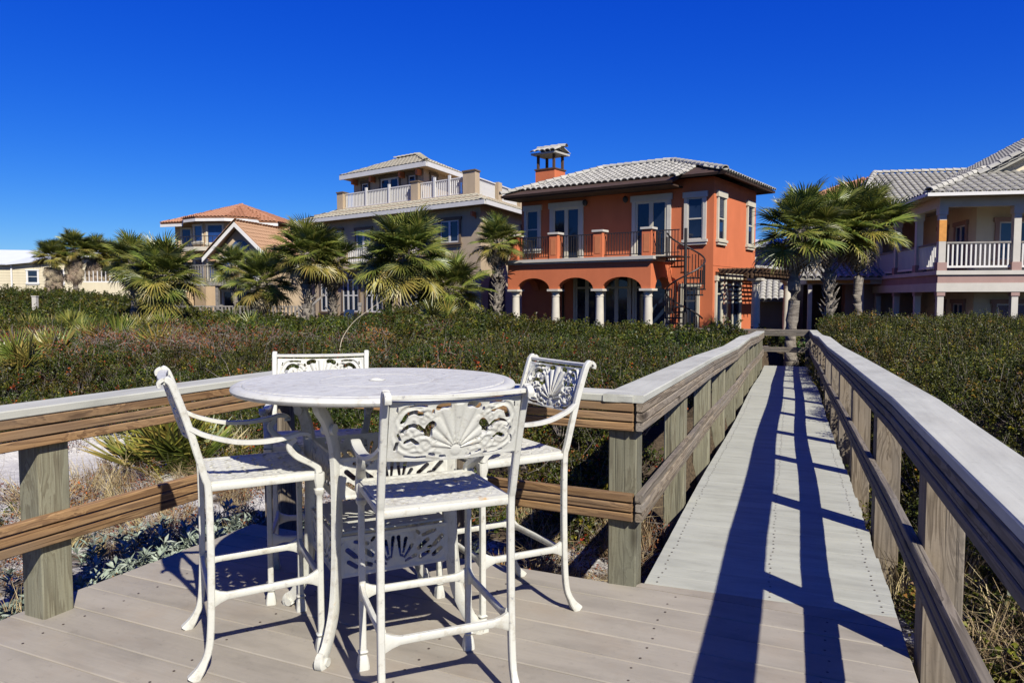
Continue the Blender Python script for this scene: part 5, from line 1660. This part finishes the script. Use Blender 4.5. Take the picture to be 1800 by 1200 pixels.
def rosette(seed):
    rn = random.Random(seed); it = []
    for s in range(9):
        a = rn.uniform(0, 2 * PI); r = rn.uniform(0, 0.16)
        b = Vector((r * math.cos(a), r * math.sin(a), 0)); h = rn.uniform(.06, .17)
        top = b + Vector((rn.gauss(0, .03), rn.gauss(0, .03), h))
        v, f = stick(b, top, 0.003); it.append((v, f, 0.3, 0))
        for k in range(15):
            an = k * 2.4 + rn.uniform(-.3, .3); t = rn.uniform(0.35, 1.0)
            d = Vector((math.cos(an), math.sin(an), rn.uniform(.15, .9) * (0.4 + t)))
            v, f = leaf(b.lerp(top, t), d, Vector((0, 0, 1)), rn.uniform(.04, .065), rn.uniform(.014, .02), 0.15)
            it.append((v, f, rn.random(), 0))
    return it
pool_silver = pool('clumps_silver', [proto('clump', rosette(90 + k), [M['leaf_silver']]) for k in range(3)])
def tuft(seed, n=60, h=0.35):
    rn = random.Random(seed); it = []
    for i in range(n):
        a = rn.uniform(0, 2 * PI); out = rn.uniform(0.1, 0.9)
        b = Vector((rn.gauss(0, .03), rn.gauss(0, .03), 0)); L = h * rn.uniform(.6, 1.2)
        d = Vector((math.cos(a), math.sin(a), 0))
        pts = [b + d * (L * out * t * t) + Vector((0, 0, L * (t - 0.55 * out * t * t * t))) for t in (0, .33, .66, 1)]
        s = d.cross(Vector((0, 0, 1))) * 0.0022
        vs = [tuple(q) for p, w in zip(pts, (1, .9, .7, .2)) for q in (p + s * w, p - s * w)]
        it.append((vs, [(k * 2, k * 2 + 1, k * 2 + 3, k * 2 + 2) for k in range(3)], rn.random(), 0))
    return it
pool_grass = pool('clumps_grass', [proto('clump', tuft(100 + k), [M['grass_dry']]) for k in range(3)])

def grid_pts(x0, x1, y0, y1, step):
    xs = np.arange(x0, x1, step); ys = np.arange(y0, y1, step)
    X, Y = np.meshgrid(xs, ys)
    X = X.ravel() + rng.uniform(-.45, .45, X.size) * step
    Y = Y.ravel() + rng.uniform(-.45, .45, Y.size) * step
    return X, Y
def in_view(X, Y, m=1.5):
    return (np.abs(X) < 0.72 * Y + m) & (Y > 1.0)
def rots(n, tilt=0.22):
    return np.stack([rng.normal(0, tilt, n), rng.normal(0, tilt, n), rng.uniform(0, 2 * PI, n)], -1)

def dry_amount(X, Y):
    return np.clip(1.0 * np.exp(-(((X + 6.9) / 2.6) ** 2 + ((Y - 13.6) / 1.9) ** 2)) * (0.75 + 0.5 * wob(X, Y, 2.4, 9.0)) + 0.03 * wob(X, Y, 1.1, 5.0), 0, 1)
def place(name, label, X, Y, coll, nvar, smin, smax, sink, tilt=0.22):
    Z = canopy(X, Y) - sink
    sc = rng.uniform(smin, smax, len(X))
    Z = np.maximum(Z + rng.normal(0, 0.05, len(X)), terrain(X, Y) - 0.02)
    return scatter(name, label, np.stack([X, Y, Z], -1), rots(len(X), tilt), sc, coll, nvar)

# dense scrub left of the boardwalk, near part
X, Y = grid_pts(-9.5, 7.0, 3.6, 13, 0.21)
u, v, s, t = frames(X, Y); c = canopy(X, Y)
keep = in_view(X, Y) & (s < np.where(t > 0, -1.02, -0.72)) & (c > -0.20) & ~((u > -3.5) & (v < 3.75))
keep &= (rng.random(len(X)) < sstep(-0.24, 0.02, c) * (1 - 0.8 * dry_amount(X, Y)) + 0.04)
place('dune_scrub', 'dense dark green dune scrub beyond the deck railing', X[keep], Y[keep], pool_near, 4, 0.6, 1.3, 0.24)
# middle distance
X, Y = grid_pts(-24, 9.5, 13, 30, 0.30)
u, v, s, t = frames(X, Y)
keep = in_view(X, Y, 2.5) & ((s < -1.1) | (t > 18.8)) & ~((np.hypot(X - 6.2, Y - 21) < 2.0))
vil = (X - 7.58) * 0.576 + (Y - 28) * 0.817
keep &= (vil < -2.6) | (X < -1.5)
keep &= rng.random(len(X)) < (1 - 0.85 * dry_amount(X, Y))
place('dune_scrub', 'green scrub field between the deck and the villas', X[keep], Y[keep], pool_far, 4, 0.6, 1.5, 0.30)
# far dune on the left
X, Y = grid_pts(-46, -7, 30, 52, 0.55)
keep = in_view(X, Y, 3) & ((X < -13) | (Y < 33.5)) & ~((X > -22) & (Y > 40))
Zc = terrain(X, Y) + 0.25
pts = np.stack([X, Y, Zc + rng.normal(0, .08, len(X))], -1)[keep]
scatter('dune_scrub', 'low scrub covering the far dune at the left', pts, rots(len(pts)), rng.uniform(1.3, 2.4, len(pts)), pool_far, 4)
# hedge right of the boardwalk
X, Y = grid_pts(0.5, 18, 0.6, 12, 0.22)
u, v, s, t = frames(X, Y)
keep = in_view(X, Y, 0.8) & (s > 0.78) & (rng.random(len(X)) < sstep(0.75, 1.1, s) + 0.25)
place('scrub_hedge', 'thick olive green hedge right of the boardwalk railing', X[keep], Y[keep], pool_right, 4, 0.6, 1.35, 0.24)
X, Y = grid_pts(4, 24, 12, 24.6, 0.30)
u, v, s, t = frames(X, Y)
keep = in_view(X, Y, 1.5) & (s > 0.85) & ~((X - 14.4) * -0.19 + (Y - 25.2) * 0.98 > -0.5)
place('scrub_hedge', 'olive hedge below the porch of the cream house', X[keep], Y[keep], pool_right, 4, 1.1, 1.9, 0.32)
# dry reddish patch and stray dry twigs
X, Y = grid_pts(-12, 1, 5.0, 18, 0.24)
u, v, s, t = frames(X, Y); c = canopy(X, Y)
keep = in_view(X, Y) & (s < -0.9) & ~((u > -3.5) & (v < 3.9)) & (rng.random(len(X)) < dry_amount(X, Y) * 1.1 + 0.015)
place('dry_brush', 'tangle of bare grey twigs and rusty dry leaves left of the table', X[keep], Y[keep], pool_dry, 4, 0.7, 1.25, 0.16, 0.4)
# litter and grass near the sand
X, Y = grid_pts(-8, 2.2, 2.2, 9.5, 0.26)
u, v, s, t = frames(X, Y); c = canopy(X, Y)
keep = in_view(X, Y) & (s < -0.7) & ~((u > -3.45) & (v < 3.62)) & (c < 0.12)
keep &= rng.random(len(X)) < np.where(np.hypot(X + 4.9, Y - 7.9) < 1.7, 0.05, 0.8)
pts = np.stack([X, Y, terrain(X, Y)], -1)[keep]
scatter('dry_grass', 'dry tan grass tufts on the sand around the deck', pts, rots(len(pts), .3), rng.uniform(.5, 1.15, len(pts)), pool_grass, 3, 'grass')
keep2 = keep & (rng.random(len(X)) < 0.55)
pts = np.stack([X + .1, Y + .1, terrain(X, Y) + .03], -1)[keep2]
scatter('dead_brush', 'low dead twigs and brown leaves lying on the sand', pts, rots(len(pts), .4), rng.uniform(.4, .9, len(pts)), pool_dry, 4, 'brush')
# dry grass right of the boardwalk near the camera
X, Y = grid_pts(1.4, 3.0, 1.5, 4.5, 0.2)
u, v, s, t = frames(X, Y)
keep = (s > 0.74) & (s < 1.15) & (rng.random(len(X)) < 0.6)
pts = np.stack([X, Y, terrain(X, Y)], -1)[keep]
scatter('dry_grass', 'curling dry grass under the right railing', pts, rots(len(pts), .3), rng.uniform(.8, 1.3, len(pts)), pool_grass, 3, 'grass')
# silver ground cover along the deck's left edge
X, Y = grid_pts(-5.5, 0.2, 2.6, 6.4, 0.15)
u, v, s, t = frames(X, Y)
keep = (((u < -3.40) & (u > -4.5) & (v < 3.7)) | ((v > 3.66) & (v < 4.25) & (u < -2.1) & (u > -4.2))) & in_view(X, Y)
keep &= rng.random(len(X)) < np.where(u < -3.4, sstep(-4.6, -3.7, u), 0.5)
keep &= ~((u > -3.4) & (v < 3.66))
pts = np.stack([X, Y, terrain(X, Y) + 0.02], -1)[keep]
scatter('silver_ground_cover', 'silvery green leafy plants along the left deck edge', pts, rots(len(pts), .25), rng.uniform(.9, 1.45, len(pts)), pool_silver, 3, 'ground cover')
# ------------------------------------------------------------------ fan palms
def frond_items(rn, blade=0.80, pet=0.80, nl=38, droop=0.30, spread=R(162), width=0.050, stiff=0.0):
    """costapalmate leaf: petiole along +X, blade at its end; tips hang"""
    it = []
    pp = [(0, 0, 0), (pet * .5, 0, .05 * pet), (pet, 0, -.02 * pet)]
    v, f = stick(pp[0], pp[2], 0.016, 0.06 * pet)
    it.append((v, f, 0.7, 0))
    hub = Vector(pp[2])
    for i in range(nl):
        a = -spread + 2 * spread * i / (nl - 1) + rn.uniform(-.03, .03)
        L = blade * (0.70 + 0.30 * math.cos(a * 0.55)) * rn.uniform(.9, 1.06)
        d = Vector((math.cos(a), math.sin(a), 0))
        s = Vector((-math.sin(a), math.cos(a), 0))
        wv = width * L / blade
        hh = 0.05 * abs(math.sin(a)) + 0.09 * abs(math.sin(a)) * rn.uniform(.6, 1.3)
        pts = []
        split = rn.uniform(.45, .6)
        for t in (0.03, 0.35, split + .1, .82, 1.0):
            z = hh * t * 1.2 - droop * L * max(0, t - .35) ** 2 * rn.uniform(1.2, 2.2)
            pts.append(hub + d * (L * t * (1 - .12 * max(0, t - .5))) + Vector((0, 0, z)))
        ws = (0.35, 1.0, 0.85, .45, .04)
        vs, fs = [], []
        for p, w in zip(pts, ws):
            vs += [tuple(p - s * wv * w * .5 - Vector((0, 0, wv * w * .28))), tuple(p + Vector((0, 0, wv * w * .12))), tuple(p + s * wv * w * .5 - Vector((0, 0, wv * w * .28)))]
        for k in range(4):
            b = k * 3
            fs += [(b, b + 1, b + 4, b + 3), (b + 1, b + 2, b + 5, b + 4)]
        it.append((vs, fs, rn.random() * .85, 0))
    return it
def frond_set(name, mat, n, seed, **kw):
    out = []
    for k in range(n):
        rn = random.Random(seed + k)
        out.append(leaf_cloud(name, frond_items(rn, **kw), [mat]))
    return out
FR_GREEN = frond_set('frond', M['leaf_palm'], 4, 300)
FR_YEL = frond_set('frond', M['leaf_palm_y'], 2, 330, droop=.5)
FR_DEAD = frond_set('dead_frond', M['leaf_palm_dead'], 3, 350, blade=.7, pet=.55, nl=20, droop=.9, spread=R(80), width=.06)
def m_trunk():
    t = NT('palm_trunk')
    v = t.coords(rand=True)
    n = t.noise(v, 5, 6, .7)
    col = t.ramp(n, [(.3, (.105, .088, .070)), (.6, (.235, .205, .165)), (.8, (.33, .295, .24))])
    mp = t.new('ShaderNodeMapping'); mp.inputs['Scale'].default_value = (2, 2, 14); t.l.new(v, mp.inputs['Vector'])
    ring = t.noise(mp.outputs[0], 1.6, 4, .6)
    col = t.mix(t.ramp(ring, [(.5, 0.0), (.65, .7)]), col, (.075, .06, .048))
    t.bump(t.math('ADD', ring, t.math('MULTIPLY', t.noise(v, 40, 4), .4)), .8, .04)
    return t.fin(col, .95, .1)
M['trunk'] = m_trunk()
BOOT = MB().add([(-.05, 0, 0), (.05, 0, 0), (.035, .10, .20), (-.035, .10, .20), (-.04, .045, 0), (.04, .045, 0), (.02, .135, .20), (-.02, .135, .20), (0, .16, .30)],
                [(0, 1, 2, 3), (5, 4, 7, 6), (4, 0, 3, 7), (1, 5, 6, 2), (3, 2, 8), (2, 6, 8), (6, 7, 8), (7, 3, 8)]).mesh('boot', M['trunk'])
def palm(name, label, x, y, zc, crown=1.0, nf=34, boots=.55, tr=.17, dead=5, lean=(0, 0), seed=0, skirt=0, zbase=None, low=-38, yel=.18, group='sabal palms in front of the houses'):
    rn = random.Random(seed)
    zb = float(terrain(x, y)) - .15 if zbase is None else zbase
    root = empty(name, (x, y, zb), rn.uniform(0, 6), label, 'palm tree', group)
    H = zc - zb
    n = 14
    path = [(lean[0] * (i / n) ** 2 + .03 * math.sin(i * .9 + seed), lean[1] * (i / n) ** 2 + .03 * math.cos(i * 1.1 + seed), H * i / n) for i in range(n + 1)]
    rad = [tr * (1.25 - .3 * min(1, i / 3) + .06 * math.sin(i * 1.7)) for i in range(n + 1)]
    rad[-1] *= .6
    MB().tube(path, rad, n=14).build('trunk', M['trunk'], root, True)
    top = Vector(path[-1])
    # old leaf bases, criss-crossed
    mb = MB()
    bv = [v.co for v in BOOT.vertices]; bf = [tuple(p.vertices) for p in BOOT.polygons]
    nb_ = int(H * boots / .11) * 3
    for k in range(nb_):
        z = H * (1 - boots) + H * boots * k / max(1, nb_)
        a = k * 2.4
        f = z / H
        c = Vector(path[min(n, int(f * n))])
        sc = rn.uniform(.65, 1.05)
        mt = Matrix.Translation((c.x, c.y, z)) @ Matrix.Rotation(a, 4, 'Z') @ Matrix.Translation((0, tr * .84, 0)) @ Matrix.Rotation(rn.uniform(-.35, .1), 4, 'X') @ Matrix.Rotation(rn.uniform(-.3, .3), 4, 'Y') @ Matrix.Diagonal((sc, sc, sc, 1))
        mb.add([tuple(mt @ v) for v in bv], bf)
    if nb_:
        mb.build('leaf_bases', M['trunk'], root)['kind'] = 'stuff'
    for k in range(nf):
        f = (k + .5) / nf
        el = R(88 - (88 - low) * f ** .85) + rn.uniform(-.12, .12)
        az = k * 2.39996 + rn.uniform(-.25, .25)
        sc = crown * rn.uniform(.74, 1.15) * (1 - .15 * (1 - f))
        yl = f > 1 - yel and rn.random() < .75
        me = rn.choice(FR_YEL if yl else FR_GREEN)
        o = obj('frond', me, root, top + Vector((math.cos(az) * .06, math.sin(az) * .06, .10 - .25 * f)), (rn.uniform(-.5, .5), -el, az), sc)
        o.rotation_mode = 'XYZ'
    for k in range(dead):
        az = rn.uniform(0, 2 * PI)
        obj('dead_frond', rn.choice(FR_DEAD), root, top + Vector((math.cos(az) * tr, math.sin(az) * tr, -.15)), (rn.uniform(-.3, .3), R(rn.uniform(58, 84)), az), crown * rn.uniform(.75, 1.05))
    for k in range(skirt):
        az = k * 2.4; f = k / skirt
        obj('dead_frond', rn.choice(FR_DEAD), root, top + Vector((math.cos(az) * tr * 1.2, math.sin(az) * tr * 1.2, -.2 - 1.5 * f)), (rn.uniform(-.3, .3), R(rn.uniform(62, 86)), az), crown * rn.uniform(.8, 1.1))
    return root
LP = 'sabal palms left of the orange villa'
palm('sabal_palm', 'palm with dark slim trunk, leftmost of the near palms', -16.3, 32, 2.9, 1.0, 44, .5, .17, 5, seed=1, group=LP)
palm('sabal_palm', 'round crowned palm second from the left, with yellow lower fronds', -14.1, 30, 2.35, 1.22, 54, .6, .2, 4, seed=2, yel=.3, low=-50, group=LP)
palm('sabal_palm', 'small palm crown in front of the white edged gable', -14.6, 39, 3.1, .95, 34, .4, .15, 2, seed=3, group=LP)
palm('sabal_palm', 'low palm with shaggy trunk and yellowing fronds beside the picket railing', -10.9, 32.5, 2.15, 1.08, 46, .9, .2, 8, seed=4, yel=.35, low=-55, group=LP)
palm('sabal_palm', 'palm with tall grey booted trunk before the tan house windows', -8.45, 30.5, 3.25, 1.12, 50, .75, .2, 7, seed=5, group=LP)
palm('sabal_palm', 'palm with dark trunk close right of the grey trunked one', -7.7, 31.8, 3.0, 1.0, 34, .9, .17, 6, lean=(.15, 0), seed=6, group=LP)
palm('sabal_palm', 'largest bushy palm in the middle of the tan house', -3.95, 27.5, 3.05, 1.36, 62, .7, .2, 7, seed=7, yel=.22, low=-55, group=LP)
palm('sabal_palm', 'dark palm behind the largest one, left trunk', -4.95, 29.5, 2.7, 1.05, 32, .7, .18, 4, seed=8, group=LP)
palm('sabal_palm', 'low spreading palm right of the largest one', -2.35, 29.0, 1.75, 1.2, 42, .5, .19, 4, seed=9, low=-50, group=LP)
palm('sabal_palm', 'slender palm at the left corner of the orange villa', -.60, 30.8, 3.75, .85, 42, .95, .19, 5, seed=10, group=LP)
RP = 'sabal palms right of the orange villa'
palm('sabal_palm', 'palm behind the far end of the boardwalk', 8.05, 21.3, 3.35, 1.02, 46, .18, .175, 6, lean=(-.12, 0), seed=11, group=RP, zbase=-.7)
palm('sabal_palm', 'middle palm of the right trio with shaggy dark trunk', 10.0, 23.4, 3.65, 1.0, 36, .7, .15, 5, seed=12, group=RP)
palm('sabal_palm', 'rightmost palm, in front of the cream house roof', 11.15, 23.9, 3.7, 1.15, 46, .4, .15, 8, low=-24, seed=13, group=RP)
WP = 'shaggy palms before the pale yellow house'
for i, (px_, zc_, lab) in enumerate(((98, 4.55, 'leftmost shaggy palm before the pale yellow house'), (135, 5.25, 'second shaggy palm from the left before the yellow house'), (168, 5.0, 'third shaggy palm from the left, skirted with dead fronds'), (200, 4.6, 'rightmost shaggy palm of the far left cluster'))):
    Y_ = 57 + i * 1.1
    palm('fan_palm', lab, (px_ - 900) / 1300 * Y_, Y_, zc_, 1.12, 44, .0, .2, 0, seed=40 + i, skirt=34, low=-25, yel=.4, group=WP)

# ------------------------------------------------------------------ saw palmettos among the scrub
PAL = frond_set('frond', M['leaf_palm_y'], 2, 400, blade=.44, pet=.30, nl=24, droop=.06, spread=R(125), width=.030) + frond_set('frond', M['leaf_palm'], 2, 410, blade=.44, pet=.30, nl=24, droop=.06, spread=R(125), width=.030)
def palmetto(label, x, y, size, n, seed, z=None):
    rn = random.Random(seed)
    z = float(canopy(x, y)) - .30 * size if z is None else z
    root = empty('saw_palmetto', (x, y, z), 0, label, 'palmetto', 'yellow green saw palmettos in the scrub')
    for k in range(n):
        az = rn.uniform(0, 2 * PI); el = R(rn.uniform(28, 80))
        obj('frond', rn.choice(PAL), root, (rn.gauss(0, .06), rn.gauss(0, .06), rn.uniform(-.05, .05)), (rn.uniform(-.8, .8), -el, az), size * rn.uniform(.8, 1.15))
    return root
def pxy(px, Y): return (px - 900) / 1300 * Y
palmetto('large saw palmetto seen between the rails left of the side-on chair', pxy(292, 7.0), 7.0, 1.1, 30, 1, z=-.34)
palmetto('saw palmetto at the left picture edge just above the rail', pxy(30, 10), 10, .95, 8, 2)
palmetto('saw palmetto a little right of the one at the left edge', pxy(85, 10.6), 10.6, .9, 8, 3)
palmetto('upright saw palmetto standing tallest in the scrub field', pxy(200, 17), 17, 1.35, 10, 4)
palmetto('saw palmetto low in front of the tallest one', pxy(165, 13.5), 13.5, 1.0, 8, 5)
palmetto('saw palmetto in the row below the round crowned palm', pxy(290, 22), 22, 1.3, 12, 6)
palmetto('saw palmetto leftmost of the far row', pxy(70, 22), 22, 1.3, 12, 7)
palmetto('saw palmetto second of the far row', pxy(120, 21), 21, 1.25, 12, 8)
palmetto('saw palmetto of the far row below the slim trunked palm', pxy(245, 21), 21, 1.25, 12, 9)
palmetto('saw palmetto beside the upright tallest one', pxy(150, 19), 19, 1.15, 10, 10)
palmetto('lone saw palmetto left of the side-on chair back', pxy(280, 12.2), 12.2, .9, 7, 11)
palmetto('saw palmetto in the hedge below the largest palm', pxy(770, 20), 20, 1.1, 9, 12)
palmetto('saw palmetto in the hedge left of the largest palm', pxy(430, 22), 22, 1.1, 9, 13)
palmetto('saw palmetto poking through the right railing near the far end', walk(.8, 14.5).x, walk(.8, 14.5).y, .95, 8, 14, z=-.5)
palmetto('saw palmetto between right railing posts halfway along', walk(.85, 10.2).x, walk(.85, 10.2).y, .75, 6, 15, z=-.35)
# fresh green bush right of the largest palm
bush_items = []
for k in range(5):
    rn = random.Random(700 + k)
    for v, f, t_, m_ in shrub(700 + k, 420, 20, .07, .03, .42, .42, (0.3, 1), 0):
        ox, oy, oz = ((k % 3) - 1) * .45, (k // 3) * .4, .1 * (k % 2)
        bush_items.append(([(a + ox, b_ + oy, c + oz) for a, b_, c in v], f, t_, m_))
M['leaf_fresh'] = m_leaf('fresh_green_leaf', [(0, (.03, .06, .012)), (1, (.09, .16, .03))], .45, .35, .25)
bo = empty('green_bush', (-2.75, 24.5, .25), 0, 'fresh green bush in front of the tan house, right of the largest palm', 'bush')
obj('foliage', leaf_cloud('foliage', bush_items, [M['leaf_fresh'], M['twig']]), bo, scl=1.5)
for i, (px_, Y_, s_, lab) in enumerate(((345, 33, 2.2, 'dark green bush between the left palm trunks'), (200, 36, 2.6, 'dark rounded bush below the leftmost near palm'), (270, 37, 2.6, 'dark rounded bush behind the round crowned palm trunk'), (395, 35, 1.8, 'green bush in front of the picket railing'), (1420, 22.5, 1.7, 'leafy bush at the foot of the right palms'))):
    b_ = empty('green_bush', (pxy(px_, Y_), Y_, float(terrain(pxy(px_, Y_), Y_)) + .1), i * 1.3, lab, 'bush')
    obj('foliage', leaf_cloud('foliage', bush_items, [M['leaf_green'] if i < 3 else M['leaf_fresh'], M['twig']]), b_, scl=s_)

# small things in the scrub
M['reed'] = m_plain('pale_reed', (.55, .47, .33), .6, .3)
Y_ = 12.0
rp = [(pxy(595, Y_), Y_, .50), (pxy(602, Y_), Y_, .76), (pxy(622, Y_), Y_, 1.02), (pxy(650, Y_), Y_, 1.22), (pxy(682, Y_), Y_, 1.42)]
tag(MB().tube(spline(rp, 6), [.007 * (1 - .6 * i / 24) for i in range(25)], n=6).build('bent_reed', M['reed']), 'thin pale bent reed arching out of the scrub behind the table', 'reed')
so = empty('solar_lamp', (pxy(612, 24), 24, .30), R(20), 'small tilted solar lamp panel in the scrub before the tan house', 'lamp')
MB().box(-.02, .02, -.02, .02, -.2, .42).build('stake', M['greywood'], so); MB().add([(-.18, -.03, .38), (.14, -.03, .38), (.22, .05, .72), (-.10, .05, .72), (-.18, 0, .37), (.14, 0, .37), (.22, .08, .71), (-.10, .08, .71)], [(0, 1, 2, 3), (7, 6, 5, 4), (0, 4, 5, 1), (1, 5, 6, 2), (2, 6, 7, 3), (3, 7, 4, 0)]).build('panel', M['glass'], so)
st_ = empty('marker_post', (pxy(633, 23.5), 23.5, .2), 0, 'thin grey marker post before the tan house', 'post')
MB().box(-.04, .04, -.04, .04, -.2, .95).build('shaft', M['greywood'], st_); MB().box(-.06, .06, -.06, .06, .951, 1.05).build('head', M['greywood'], st_)
s2 = empty('marker_post', (pxy(63, 36), 36, 1.0), 0, 'short pale concrete post on the far left dune', 'post')
MB().box(-.1, .1, -.1, .1, -.5, .45).build('shaft', M['greytrim'], s2); MB().box(-.12, .12, -.12, .12, .451, .5).build('head', M['greytrim'], s2)
